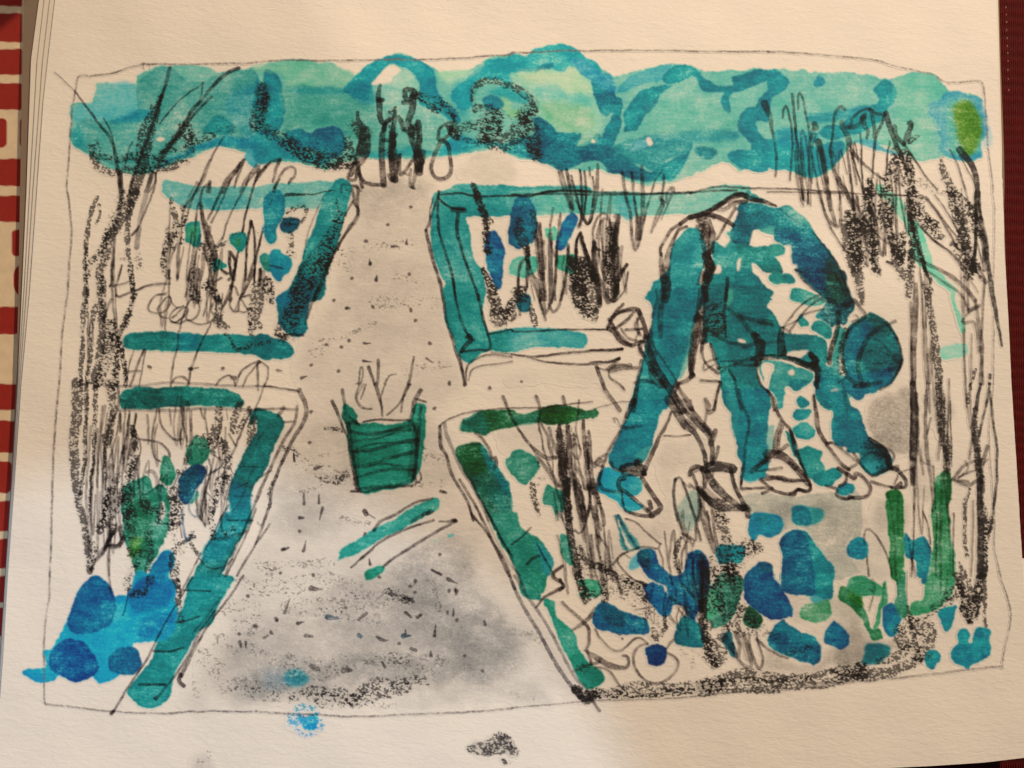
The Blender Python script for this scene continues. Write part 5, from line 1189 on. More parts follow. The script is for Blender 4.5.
M("850,0 835,80 820,180 840,290 845,400 850,560 850,768", [14,22,26,28,30], .78, (52,44,40)); K("830,100 835,250 850,400 855,600 855,768", [20,30,34,34,36], 0.66); M("885,0 870,90 845,210", 12, .72, (52,44,40)); M("885,30 900,150 915,260 912,420 895,540 880,600", 12, .74, (52,44,40)); K("890,540 880,600 860,680", 26, .5)
M("878,250 855,330 850,420", [18,20], .6); M("820,200 805,300", 12, .6); M("740,380 780,330 820,310 855,300", [16,12], .66); M("765,370 810,350 855,340", 10, .6); M("750,385 800,405 840,380 860,370", [14,18,10], .62); M("790,310 800,340 760,380 800,390",12,.55); M("850,330 880,300",8,.5)
K("810,0 805,40 800,75", 14, .7); K("800,420 785,480 785,580 795,690", 14, 0.7); M("820,470 818,600 812,768", 10, .5); M("840,420 835,768", 10, .5); K("765,715 780,768", [10,30], .62); K("870,500 870,768",16,.5)
M("795,440 790,620",5,.5)
O(768, 576, 4)
K("750,0 780,60 800,140 810,170", [30,30,40,30], 0.55); K("850,0 850,60 830,160", 30, 0.4)

# ================================================================ spade
G('drawn_spade')
O(590, 290, 6.4)
M("215,90 170,140 130,200 110,240", [22,26,24], .74); M("120,190 200,140 280,115 310,125 320,160", [26,22,28], .8); M("150,180 190,150 270,130", 18, .7); M("290,130 240,190 170,240 150,240", [20,24], .72); M("120,245 160,270 200,330 260,350 290,345 340,330", [34,40,28,26], .82); M("130,200 160,250 220,320 260,350", [28,26], .74)
M("310,130 330,180 350,240 360,300", [40,30,40], .86); M("310,180 290,230 320,290", 22, .7); M("230,255 330,250", 20, .78, (52,42,38)); M("200,250 250,310 330,330", 18, .6); M("300,180 310,260 290,320", 16, .6)
M("0,255 110,250", 12, .66); M("0,385 120,382 205,378", [16,22], .78); M("0,462 60,462 120,465 185,438", [12,22], .72); M("110,505 150,475 185,440",24,.6)
M("350,300 380,400 420,500 480,590 540,680 590,768", [34,50,52,50,60], .85, (60,48,44)); M("310,350 350,430 400,520 480,620", [22,28,34], .75, (60,48,44)); M("370,300 430,400 500,500 550,580", [24,16,14], .5); M("330,330 320,380 340,420", 30, .6)
M("385,470 400,560 450,620", 40, .6); M("290,595 340,580 400,590", 26, .66); M("40,495 75,580 110,660 190,768", [28,30,30], .72); M("50,500 110,510 180,480 260,485 250,475", [14,20,22], .66); M("120,520 200,505 300,498", 26, .66); M("120,520 125,560 180,600 220,640", [16,18], .66); M("140,500 230,480",20,.5)
M("100,740 200,715 260,712", 10, .5); M("0,768 100,735",8,.5)
M("550,590 580,640 620,700 660,768", 22, .56); M("570,600 545,660 550,680", 22, .7); M("560,620 620,740 640,768", 20, .5)
O(590, 400, 6.4)
M("505,0 560,80 610,160 660,200 700,270 730,350 745,420", [62,62,48,32,28,36], .84, (56,46,42)); M("560,0 620,80 690,150 760,230 780,320 780,400", [14,32,46,38,32], .78, (60,50,46)); M("600,0 680,100 740,180 780,230", [22,34,40], .7); M("800,200 790,240 770,280", [34,40], .7); M("820,300 810,350 780,410", [26,30], .7); M("620,130 670,180",30,.6)
M("480,232 560,230 640,222", 16, .62)
M("730,0 745,70 735,150", [16,18], .6); M("800,0 790,60 760,80", [18,34], .66)
M("720,440 780,410 850,415 915,430 920,450 840,440 740,455", [40,40,44,30], .88, (50,40,38)); M("640,480 650,440 690,425 720,440", [30,34,26], .8); M("650,460 700,440", 30, .5)
M("900,440 920,520 950,600 1000,700 1010,740", [30,30,34,40], .86, (50,40,38)); M("750,460 790,540 860,610 940,670 980,700", [40,60,44,30], .86, (50,40,38)); M("730,450 740,500 735,560", [50,40,24], .8); M("790,460 785,500 800,540", 16, .6)
M("700,570 760,640 840,690 920,690 990,690", [40,50,50,40], .84, (50,40,38)); M("660,480 690,560 700,640 760,768", [24,20,24], .62); M("640,540 720,600 790,700 800,768", [20,36,24], .6); M("780,640 860,650 870,660", 24, .5); K("820,640 870,640 850,660", 26, .5); M("740,590 840,680",60,.4)
K("830,740 870,768", 60, 0.5); M("985,670 1015,700", 40, .7)
M("160,140 150,115 170,120 200,170 230,175", [12,18], .5); M("0,768 0,768",1,0)
M("550,500 535,560 540,650 560,768", [14,22,22], .6, (84,80,74)); M("545,510 580,500 620,590 650,680 680,768", 18, .62, (74,66,62)); M("590,520 640,560",12,.5); M("700,640 700,768", 30, .6)

# ================================================================ gardener ink
G('drawn_gardener')
O(590, 180, 6.4)
M("580,280 640,240 720,220 800,180 880,130 960,95 1000,100", [28,34,30,40], .84); M("580,285 520,320 480,380 450,440 450,480", [26,20], .82); M("620,300 570,320 540,370 520,420 500,480 490,540 480,620 490,700 480,768", [24,22,40,60,70,50], .76); M("455,470 455,540 475,640", [18,34,60], .78)
M("720,220 800,230 880,270 915,290", [28,34,30], .85); M("700,250 760,230 790,240", 30, .7); M("690,260 740,300 740,400 750,500 765,560 740,640 740,768", [30,70,60,50,60,44,40], .80); M("760,260 780,340 770,460", [26,50,50], .74); M("740,490 780,560", 60, .8); M("690,300 720,330", 30, .6)
M("930,180 880,260 810,380", [24,18], .7); M("740,240 730,300",20,.7); M("700,660 720,600", 40, .5); M("790,410 740,560",22,.5)
M("800,180 850,190 930,150 1000,140", 30, .66); M("880,630 870,768", 24, .6)
K("730,300 740,500 760,600 740,700", 60, .3)
O(690, 180, 6.4)
M("0,240 100,210 180,160 260,110 320,90 400,120 480,140 550,165", [40,36,30,26,40,34,16], .84, (52,42,40)); M("250,150 340,130 460,140", 20, .6); M("570,180 640,240 700,280", 14, .35, (20,70,60)); M("780,330 840,400 900,480 945,540 980,640 1024,740", [10,14,24], .62, (24,40,44)); M("675,575 720,640 790,700 830,720", [18,14], .7)
M("240,640 225,768", 28, .5); M("100,490 130,560 110,640", 60, .72)
M("800,768 870,700 880,690",10,.4)
O(690, 290, 6.4)
M("75,-10 70,60 50,180 45,280 20,400 5,560", [12,20,56,50,30], .74); M("95,0 80,120 100,230 90,330", [40,34,44], .6); M("235,0 225,80 220,160 230,300", [16,24,18], .66); M("70,180 90,300 75,330", 40, .7)
M("80,330 75,400 100,470 150,510 175,530", [30,18,24], .74); M("130,350 150,420 180,500", [20,28], .66); M("180,440 110,460 85,480 90,510 150,480", 16, .56); M("0,560 10,540",20,.6)
K("100,130 150,110 200,180 130,220", 70, 0.36); M("100,200 160,110 200,80", 16, .45); K("150,180 200,180 190,260 120,260", 60, 0.42); M("120,250 180,300 260,340 340,350", 26, .46); M("230,100 300,160 400,190 520,210", [26,34], .5); M("300,150 360,230 420,300", 34, .42); M("440,210 530,230",26,.5)
M("410,290 450,350 440,420 430,470", [50,70,70,50], .82, (30,30,28)); M("590,250 580,320 590,400", [36,56,60], .8, (30,30,28)); M("400,440 500,430 600,430 700,460 800,500", [36,40,34,44,50], .86, (36,32,30)); M("290,470 400,440 420,420", 20, .66); M("180,500 300,480 420,480 450,450", 18, .6); M("340,370 420,340 600,330", 26, .4); M("200,460 320,450 400,430",14,.5)
M("600,240 640,180 720,90 830,25", 15, .66); M("640,260 700,180 760,110 840,50", 17, .66); M("600,240 690,190 720,170", 14, .56); M("720,160 780,140 860,120", 16, .62); M("600,240 640,270", 20, .6)
M("430,470 430,540 460,620 510,660 540,768", [20,16,22], .72); M("250,510 290,580 300,650 330,768", [22,24], .66); M("230,500 180,540 160,530", 14, .5); M("70,578 190,590 180,640 150,768", [22,22,20], .7); M("190,590 170,680 150,740", 16, .6); M("100,700 120,740 115,768", 24, .68); M("0,710 20,768", 20, .6)
M("800,470 820,520 810,620", [44,44,30], .84, (34,30,30)); M("780,420 810,450 790,470", 44, .8, (34,30,30)); M("790,670 795,768", 18, .62); M("950,230 930,300 905,380 895,470", [30,36,30], .76, (40,34,32)); M("905,380 890,440",30,.6); M("860,0 880,60 1000,100", 24, .3, (6,22,26)); M("850,60 920,80 960,200",36,.35,(6,22,26))
K("1000,260 970,380 970,520", 40, .5); M("950,590 1000,560",18,.5); M("980,600 1000,768", 26, .4, (10,40,50))
O(780, 270, 6.4)
M("455,185 490,210 520,260 548,300", [26,26], .62); M("480,290 500,310 460,330", 12, .6); M("540,305 490,340 450,380 430,410", [30,20], .58); M("690,350 735,325", 22, .6); M("440,400 400,480 400,560 430,680 500,730 560,730", [20,26,20,30,40], .56, (30,50,50)); M("680,340 600,400 540,470 510,540 500,620 520,720", [30,34,30], .6, (6,36,44))
M("690,350 730,410 760,470 780,570 750,660 700,730 640,765", [16,22,20], .66, (30,44,44)); M("730,570 640,600 560,600", 12, .35, (6,40,40)); M("730,560 640,520 560,520", 12, .35, (6,40,40)); M("720,540 640,460 600,440", 12, .3, (6,40,40)); M("730,580 660,660 600,700", 12, .3, (6,40,60)); M("740,560 760,580", 50, .5, (14,30,34)); M("700,640 740,620", 26, .4, (14,30,34))
M("350,20 420,160 450,210 420,250", [16,24], .45, (6,24,24)); M("320,210 380,230 450,210", 24, .45, (4,24,28)); M("390,250 370,340", 30, .4, (4,24,28)); M("480,745 560,740 640,720",34,.6,(10,30,34)); M("200,540 230,590 200,600", 40, .72, (36,32,30))
O(790, 380, 6.4)
M("150,105 165,200 180,310 220,390 280,470 330,540 375,575", [22,34,26,28], .76); M("375,570 430,530 400,500 340,450 270,400 230,420", [22,20,18], .62); M("230,400 270,400", 18, .6); M("310,565 360,600 410,630 420,600 450,610 490,650 515,690 500,740 440,755 380,750", [28,26,24,30], .76); M("360,600 355,650 320,680", [22,26], .8)
M("230,680 300,700 300,740 340,760 400,755", [20,24,22], .78); M("410,470 470,560 530,610 600,585 660,560", [22,18,24], .7); M("525,610 590,575", 20, .5); M("520,650 600,675 650,690", [26,18], .66); M("650,690 700,690 710,660 680,690", [22,26], .76)
M("510,380 580,430 620,480 640,550 690,580 740,640 740,680 715,690", [34,44,40,28,22], .84, (44,38,36)); M("580,430 640,450 665,480 650,520 600,480", 20, .62); M("640,560 690,550 680,580", 20, .7); M("600,480 630,560 560,560", 26, .6, (30,50,50)); M("670,670 690,620", 14, .5); M("690,610 730,580 790,570", 12, .55)
K("480,420 560,460 600,520", 60, 0.36, (12,50,54)); M("460,500 520,460 580,480", 16, .4, (12,50,54))
M("0,320 40,420 70,520 100,620 130,680 110,710 50,700", [18,20,22], .74); M("0,530 70,590 100,620", [30,28], .74); M("0,645 90,645", 16, .74); M("60,700 0,730", 22, .74)
O(700, 390, 6.4)
M("430,10 470,60 500,150 540,210 580,260 600,360 640,450 680,540 705,610 690,650 620,640 600,670 540,660 460,640", [22,24,22,20,26,22], .74); M("520,200 490,300 475,400", [26,36], .66); M("530,230 510,300 500,400", 22, .66); M("470,400 440,430 380,480 330,520", [40,36,30], .7); M("500,400 560,355", 26, .7)
M("430,410 520,420 600,480 660,560 690,600", [60,50,36], .76); M("440,450 400,460 380,440", 34, .55, (20,70,76)); M("520,500 440,510 360,520", [24,14], .66); M("400,570 500,560 570,580 680,580", [28,36,20], .76); M("385,575 430,610 460,630 400,660", [24,20,24], .72); M("270,500 265,620 290,635 400,625 460,630", [18,20], .74)
M("250,0 270,90 310,180 310,250 290,350 280,500 265,600", [22,20,18], .6, (20,56,60)); M("260,630 320,630", 20, .4); M("425,545 560,580",20,.6)
O(590, 290, 6.4)
M("690,180 670,280 650,400 640,510 660,540", [60,50,44,26], .7); M("660,545 620,580 560,600 540,620", [34,28], .76); M("700,0 690,100 680,200", [14,26], .6); M("470,0 450,150 450,300", [44,40,30], .52); M("400,200 385,300 400,420", [10,40,60], .6); M("330,450 310,560 290,680 275,768", [26,30,34], .7); M("420,0 430,60 400,180",20,.4)
O(590, 400, 6.4)
M("280,0 240,90 200,190 130,300 100,370 60,500 60,540", [44,22,20,22], .74); M("105,345 50,380 35,410 80,430", [20,18], .62); M("130,400 160,440 210,460", 24, .6); M("520,80 490,160 440,250 400,340 360,420 345,470", [18,26,34,36], .76); M("345,470 330,430 300,400", 40, .84, (30,28,28))
M("210,440 260,430 340,440", [50,60,60], .84, (34,32,32)); M("220,470 330,470", 40, .7, (34,32,32)); M("310,380 325,390", 26, .7); M("330,500 380,580 410,620 450,680 440,710 390,740", [30,34,36,40], .82); M("220,500 190,510 185,560 240,600 300,650 380,720", [34,30,28], .74); M("60,540 80,570 140,585 200,590", [26,22], .6); M("200,580 210,660 230,710 300,735 400,745", [14,22,30], .74); M("380,650 390,690 370,700", 30, .74)
M("230,180 330,170", [28,14], .55, (20,60,62)); M("45,540 60,470", 22, .5)
# loose scribbles
O(0, 0, 1)
G('drawn_plants', 'plants of the upper left bed'); SCR(150, 270, 260, 330, 9, 60, 0.12, 2.6, 0.55, 3)
G('drawn_plants', 'plants of the lower left bed'); SCR(122, 440, 225, 540, 16, 55, 0.05, 2.6, 0.55, 4)
G('drawn_tree', 'bare tree drawn at the left of the page'); SCR(82, 330, 120, 560, 9, 110, 0.03, 2.8, 0.55, 5)
G('drawn_tree', 'bare tree and grasses drawn at the right of the page'); SCR(855, 220, 900, 270, 6, 70, -0.06, 2.8, 0.55, 6); SCR(915, 300, 985, 600, 9, 120, -0.03, 2.4, 0.5, 7); SCR(790, 180, 870, 210, 6, 60, -0.1, 2.6, 0.55, 12)
G('painted_flower_bed', 'wash, blooms and leaves of the front right bed'); SCR(560, 470, 610, 600, 10, 80, -0.12, 3.0, 0.58, 8); SCR(670, 530, 735, 640, 9, 60, -0.1, 2.8, 0.55, 9); SCR(640, 560, 700, 660, 4, 40, 0.1, 2.2, 0.5, 10)
G('drawn_plants', 'plants of the upper right bed'); SCR(535, 260, 620, 300, 8, 60, 0.03, 2.8, 0.55, 11)
# ================================================================ smudges outside the drawing
G('crayon_smudge', 'dark crayon smudge on the margin under the path')
O(256, 576, 4)
K("850,690 880,680 920,690", 26, 0.42); K("930,690 970,660 1000,670", 60, 0.52); K("960,690 1010,690 1030,700", 50, 0.55); K("980,650 1000,640", 20, 0.4); K("990,740 995,742", 20, 0.5); K("850,700 900,710 950,700", 16, 0.3); SM("850,680 930,670 1000,650 1030,700 960,720 870,710", .25, (120,108,98), 2, 2)
K("980,730 1024,740", 20, .15)
G('crayon_smudge', 'faint rubbed grey smudge near the bottom edge')
O(0, 576, 4)
K("835,705 840,740 800,745", 26, 0.26); SM("770,740 830,700 860,768 760,768", .25, (130,116,106), 3, 3);
G('blue_paint_smear')
O(256, 576, 4)
W("170,570 200,565 240,560 255,590 235,610 210,620 190,612 180,595", (28,140,186), 0.85, 0.3, 0.5, 0.5, 1.6)
K("165,530 220,525 240,545", 30, 0.4, (34,140,176)); K("150,570 220,590 250,600", 50, 0.42, (28,140,190)); K("160,620 200,640 240,625", 22, 0.3, (40,150,190)); K("170,560 240,555", 16, .4, (30,110,140)); SM("120,560 180,550 180,620 140,610", .2, (120,180,190), 2, 2)

# ================================================================ THE PLACE
import bpy
from mathutils import Vector, Matrix, Euler

S = bpy.context.scene
COL = S.collection
TILT = math.radians(5.0)
DIST = 0.245
FPX = 780.0
ZP = 0.0066                                     # height of the page above the cloths

def hh(x, y):
    """gentle cockling of the wet-and-dried sheet (metres)"""
    return (0.00026*np.sin(x*47+1.3)*np.cos(y*39+0.4)+0.00016*np.sin(x*95-y*60+2.0)
            + 0.00010*np.sin(y*150+x*33)+0.00006*np.sin(x*210+y*120))

CAM = np.array([0.0, -DIST*math.sin(TILT), ZP+DIST*math.cos(TILT)])
def px2w(px, py, z0, cock=1.0):
    """sheet coordinates -> point on the (nearly) flat surface at height z0"""
    px = np.asarray(px, float); py = np.asarray(py, float)
    dx = (px-512)/FPX; dy = -(py-384)/FPX
    ct, st = math.cos(TILT), math.sin(TILT)
    rx, ry, rz = dx, dy*ct+st, dy*st-ct
    z = np.full(np.broadcast(px, py).shape, z0, float)
    for _ in range(4):
        t = (z-CAM[2])/rz
        X = CAM[0]+rx*t; Y = CAM[1]+ry*t
        z = z0+hh(X, Y)*cock
    return X, Y, z

def tag(o, label=None, cat=None, group=None, kind=None):
    if label: o['label'] = label
    if cat: o['category'] = cat
    if group: o['group'] = group
    if kind: o['kind'] = kind
    return o

def mesh_obj(name, V, F, mat, parent=None, colors=None, smooth_=True):
    me = bpy.data.meshes.new(name)
    V = np.asarray(V, np.float32); F = np.asarray(F, np.int32)
    me.vertices.add(len(V)); me.vertices.foreach_set('co', V.ravel())
    n, k = F.shape
    me.loops.add(n*k); me.loops.foreach_set('vertex_index', F.ravel())
    me.polygons.add(n)
    me.polygons.foreach_set('loop_start', np.arange(0, n*k, k, dtype=np.int32))
    me.polygons.foreach_set('loop_total', np.full(n, k, np.int32))
    me.polygons.foreach_set('use_smooth', np.full(n, smooth_, bool))
    if colors is not None:
        a = me.color_attributes.new('pigment', 'FLOAT_COLOR', 'POINT')
        c = np.ones((len(V), 4), np.float32); c[:, :3] = colors
        a.data.foreach_set('color', c.ravel())
    me.update(calc_edges=True); me.validate()
    o = bpy.data.objects.new(name, me); COL.objects.link(o)
    me.materials.append(mat)
    if parent: o.parent = parent
    return o

# ---------------------------------------------------------------- materials
def new_mat(name):
    m = bpy.data.materials.new(name); m.use_nodes = True
    nt = m.node_tree; b = nt.nodes['Principled BSDF']
    return m, nt, b
def nd(nt, t, **kw):
    n = nt.nodes.new(t)
    for k, v in kw.items():
        if k in n.inputs: n.inputs[k].default_value = v
        else: setattr(n, k, v)
    return n

PAPER_ALB = np.array([0.80, 0.785, 0.745])
def paper_mat(name, rough=0.88, bump=1.0, spec=0.25, attr=True, base=None):
    m, nt, b = new_mat(name); L_ = nt.links
    tc = nd(nt, 'ShaderNodeTexCoord')
    mp = nd(nt, 'ShaderNodeMapping'); mp.inputs['Scale'].default_value = (0.42, 1.0, 1.0)
    mp.inputs['Rotation'].default_value = (0, 0, 0.08)
    L_.new(tc.outputs['Object'], mp.inputs['Vector'])
    n1 = nd(nt, 'ShaderNodeTexNoise'); n1.inputs['Scale'].default_value = 820; n1.inputs['Detail'].default_value = 5; n1.inputs['Roughness'].default_value = 0.62; n1.inputs['Distortion'].default_value = 0.5
    L_.new(mp.outputs[0], n1.inputs['Vector'])
    n2 = nd(nt, 'ShaderNodeTexNoise'); n2.inputs['Scale'].default_value = 150; n2.inputs['Detail'].default_value = 4
    L_.new(mp.outputs[0], n2.inputs['Vector'])
    add = nd(nt, 'ShaderNodeMath', operation='MULTIPLY_ADD'); add.inputs[1].default_value = 0.9
    L_.new(n2.outputs['Fac'], add.inputs[0]); L_.new(n1.outputs['Fac'], add.inputs[2])
    bp = nd(nt, 'ShaderNodeBump'); bp.inputs['Strength'].default_value = 0.5*bump; bp.inputs['Distance'].default_value = 0.00036
    L_.new(add.outputs[0], bp.inputs['Height']); L_.new(bp.outputs[0], b.inputs['Normal'])
    # faint mottling of the pulp
    n3 = nd(nt, 'ShaderNodeTexNoise'); n3.inputs['Scale'].default_value = 60; n3.inputs['Detail'].default_value = 8; n3.inputs['Roughness'].default_value = 0.7
    L_.new(mp.outputs[0], n3.inputs['Vector'])
    r = nd(nt, 'ShaderNodeMapRange'); r.inputs['From Min'].default_value = 0.3; r.inputs['From Max'].default_value = 0.7
    r.inputs['To Min'].default_value = 0.965; r.inputs['To Max'].default_value = 1.03
    L_.new(n3.outputs['Fac'], r.inputs['Value'])
    mx = nd(nt, 'ShaderNodeVectorMath', operation='SCALE')
    if attr:
        at = nd(nt, 'ShaderNodeVertexColor'); at.layer_name = 'pigment'
        L_.new(at.outputs['Color'], mx.inputs[0])
    else:
        mx.inputs[0].default_value = base
    L_.new(r.outputs[0], mx.inputs['Scale']); L_.new(mx.outputs[0], b.inputs['Base Color'])
    b.inputs['Roughness'].default_value = rough
    b.inputs['Specular IOR Level'].default_value = spec
    return m

M_PAPER = paper_mat('cold_pressed_paper', 0.9)
M_WASH = paper_mat('watercolour_on_paper', 0.78, 0.9, 0.28)
M_SHADED = paper_mat('shaded_sheet_paper', 0.92, 0.5, 0.15, attr=False, base=(0.22, 0.17, 0.13))  # shade on the lowest sheet is put into this dark base colour
M_SHEET = paper_mat('sheet_edge_paper', 0.92, 0.5, 0.15, attr=False, base=(0.72, 0.69, 0.63))

def cloth_mat(name, attr, base, scale, sheen=0.2, bump=0.6, dark=0.7, rot=0.0, sx=1.0, sy=1.0):
    m, nt, b = new_mat(name); L_ = nt.links
    tc = nd(nt, 'ShaderNodeTexCoord')
    mp = nd(nt, 'ShaderNodeMapping'); mp.inputs['Rotation'].default_value = (0, 0, rot)
    L_.new(tc.outputs['Object'], mp.inputs['Vector'])
    w1 = nd(nt, 'ShaderNodeTexWave', bands_direction='X'); w1.inputs['Scale'].default_value = scale*sx; w1.inputs['Distortion'].default_value = 1.4; w1.inputs['Detail'].default_value = 2; w1.inputs['Detail Scale'].default_value = 3
    w2 = nd(nt, 'ShaderNodeTexWave', bands_direction='Y'); w2.inputs['Scale'].default_value = scale*sy; w2.inputs['Distortion'].default_value = 1.4; w2.inputs['Detail'].default_value = 2; w2.inputs['Detail Scale'].default_value = 3
    for w in (w1, w2): L_.new(mp.outputs[0], w.inputs['Vector'])
    mu = nd(nt, 'ShaderNodeMath', operation='MULTIPLY'); L_.new(w1.outputs['Fac'], mu.inputs[0]); L_.new(w2.outputs['Fac'], mu.inputs[1])
    n = nd(nt, 'ShaderNodeTexNoise'); n.inputs['Scale'].default_value = 300; n.inputs['Detail'].default_value = 6
    L_.new(tc.outputs['Object'], n.inputs['Vector'])
    ad = nd(nt, 'ShaderNodeMath', operation='ADD'); L_.new(mu.outputs[0], ad.inputs[0]); L_.new(n.outputs['Fac'], ad.inputs[1])
    bp = nd(nt, 'ShaderNodeBump'); bp.inputs['Strength'].default_value = bump; bp.inputs['Distance'].default_value = 0.0004
    L_.new(ad.outputs[0], bp.inputs['Height']); L_.new(bp.outputs[0], b.inputs['Normal'])
    r = nd(nt, 'ShaderNodeMapRange'); r.inputs['From Min'].default_value = 0.3; r.inputs['From Max'].default_value = 1.3
    r.inputs['To Min'].default_value = dark; r.inputs['To Max'].default_value = 1.15
    L_.new(ad.outputs[0], r.inputs['Value'])
    mx = nd(nt, 'ShaderNodeVectorMath', operation='SCALE')
    if attr:
        at = nd(nt, 'ShaderNodeVertexColor'); at.layer_name = 'pigment'; L_.new(at.outputs['Color'], mx.inputs[0])
    else: mx.inputs[0].default_value = base
    L_.new(r.outputs[0], mx.inputs['Scale']); L_.new(mx.outputs[0], b.inputs['Base Color'])
    b.inputs['Roughness'].default_value = 0.85; b.inputs['Sheen Weight'].default_value = sheen
    b.inputs['Specular IOR Level'].default_value = 0.2
    return m
M_PRINT = cloth_mat('printed_cotton', True, None, 900, 0.1, 0.5, 0.85)
M_RED = cloth_mat('dark_red_weave', False, (0.085, 0.0006, 0.0008), 420, 0.0, 0.8, 0.6, 0.05, 1.0, 0.22)

# ---------------------------------------------------------------- the sketchbook
book = bpy.data.objects.new('sketchbook', None); COL.objects.link(book)
book.location = (0, 0, 0)
tag(book, 'open sketchbook of thick cream paper with a teal and blue ink drawing of a gardener', 'sketchbook')

def lerp(tab):
    ys = [a for a, b in tab]; xs = [b for a, b in tab]
    return lambda y: np.interp(y, ys, xs)
BOT = lerp([(-20, 803), (200, 795), (450, 786), (700, 776), (800, 771.5), (850, 769), (910, 766), (960, 762.5), (1000, 757.5), (1024, 753), (1050, 747), (1100, 738)])
TOPY = -95.0
def sheet(name, lf, rf, z, thick, mat, nu=120, nv=820, bot=BOT, parent=book, torn=0.0, top=TOPY, colour=True, cock=1.0):
    u = np.linspace(0, 1, nu); v = np.linspace(0, 1, nv)
    xm = lf(300)+(rf(300)-lf(300))*u
    Y = top+v[:, None]*(bot(xm)[None, :]-top)
    a = lf(Y); b = rf(Y)
    if torn:
        r = np.random.RandomState(5)
        j = np.convolve(r.randn(nv+4), np.ones(5)/5, 'same')[2:-2]
        amp = torn*(0.25+1.6*np.exp(-((Y[:, -1]-170)/24)**2))
        b = b+(j*amp)[:, None]
    X = a+(b-a)*u[None, :]
    x, y, zz = px2w(X, Y, z, cock)
    T = np.stack([x, y, zz], -1).reshape(-1, 3)
    Bm = T.copy(); Bm[:, 2] -= thick
    n = nu*nv
    I = np.arange(n).reshape(nv, nu)
    q = np.stack([I[:-1, :-1], I[1:, :-1], I[1:, 1:], I[:-1, 1:]], -1).reshape(-1, 4)
    ring = np.concatenate([I[0, :], I[1:, -1], I[-1, -2::-1], I[-2:0:-1, 0]])
    nx = np.roll(ring, -1)
    m_ = len(ring); k0 = 2*n; idx = np.arange(m_); jdx = np.roll(idx, -1)
    side = np.stack([k0+idx, k0+jdx, k0+m_+jdx, k0+m_+idx], -1)
    V = np.vstack([T, Bm, T[ring], Bm[ring]]); F = np.vstack([q, q[:, ::-1]+n, side])
    return mesh_obj(name, V, F, mat, parent, np.tile(PAPER_ALB, (len(V), 1)) if colour else None)

L0 = lerp([(-100, 68), (0, 55), (60, 48), (100, 43.5), (192, 37), (290, 30), (384, 21.5), (480, 15), (576, 8), (660, 3), (700, 0), (810, -8)])
R0 = lerp([(-100, 994), (0, 996.2), (60, 997.5), (150, 1000), (192, 1003), (250, 1004.5), (330, 1009), (384, 1011.5), (480, 1017.5), (560, 1022.3), (660, 1029), (768, 1035), (810, 1037)])
page = sheet('page', L0, R0, ZP, 0.00035, M_PAPER, torn=0.55)
page['label'] = 'top page carrying the drawing, its right edge torn and frayed near the top'
S1 = lerp([(-100, 60), (0, 50), (60, 43), (192, 33.2), (290, 27), (384, 20), (480, 13.8), (576, 7), (700, -1), (810, -9)])
S2 = lerp([(-100, 52), (0, 44.5), (60, 37.5), (192, 30), (290, 24.5), (384, 18.6), (480, 12.8), (576, 6.2), (700, -2), (810, -10)])
S3 = lerp([(-100, 46), (0, 39), (60, 31), (192, 26.5), (290, 22), (384, 17.6), (480, 12), (576, 5.6), (700, -2.5), (810, -11)])
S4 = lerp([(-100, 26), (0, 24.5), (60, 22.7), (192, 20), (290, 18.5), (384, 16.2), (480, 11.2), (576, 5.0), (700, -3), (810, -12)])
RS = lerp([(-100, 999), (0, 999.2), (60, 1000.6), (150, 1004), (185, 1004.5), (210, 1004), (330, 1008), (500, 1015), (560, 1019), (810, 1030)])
RS2 = lerp([(-100, 998), (0, 998), (150, 1002), (192, 1002), (810, 1028)])
BOT2 = lambda x: BOT(x)-3
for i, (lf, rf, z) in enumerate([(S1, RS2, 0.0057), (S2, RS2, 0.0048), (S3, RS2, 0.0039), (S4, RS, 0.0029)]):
    o = sheet('page_beneath' if i < 3 else 'shaded_bottom_sheet', lf, rf, z, 0.0006 if i < 3 else 0.001, M_SHEET if i < 3 else M_SHADED, 100, 260, BOT2, book, 0.0, TOPY+2, False, 0.9)  # the last one is a paper sheet painted dark for the shade there
# lower sheet whose corner pokes out at the right
LC = lerp([(0, 700), (900, 700)]); RC = lerp([(0, 1060), (900, 1060)])
o = sheet('page_beneath', LC, RC, 0.0061, 0.0004, M_PAPER, 30, 60, lambda x: BOT(x)-1.0-0*x, book, 0.3, 558.5, True, 0.8)
o['label'] = 'lower sheet whose pale corner pokes out at the right edge'
# remaining block of pages and the back cover
def slab(name, l, r, t, b, z0, z1, mat, parent):
    c = [(l, t), (l, b), (r, b), (r, t)]
    V = []
    for z in (z1, z0):
        for p in c:
            x, y, _ = px2w(p[0], p[1], ZP, 0.0)
            V.append((float(x), float(y), z))
    F = [(0, 1, 2, 3), (7, 6, 5, 4), (0, 4, 5, 1), (1, 5, 6, 2), (2, 6, 7, 3), (3, 7, 4, 0)]
    o = mesh_obj(name, V, F, mat, parent, None, False)
    bv = o.modifiers.new('b', 'BEVEL'); bv.width = 0.0001; bv.segments = 2
    return o
slab('page_block', 62, 985, TOPY+4, 735, 0.0010, 0.0013, M_SHEET, book)
mc, ntc, bc = new_mat('cover_board'); bc.inputs['Base Color'].default_value = (0.02, 0.018, 0.02, 1); bc.inputs['Roughness'].default_value = 0.6
nn = nd(ntc, 'ShaderNodeTexNoise'); nn.inputs['Scale'].default_value = 900; bb = nd(ntc, 'ShaderNodeBump'); bb.inputs['Distance'].default_value = 0.0002
ntc.links.new(nn.outputs['Fac'], bb.inputs['Height']); ntc.links.new(bb.outputs[0], bc.inputs['Normal'])
slab('back_cover', 58, 990, TOPY, 742, 0.0002, 0.0008, mc, book)

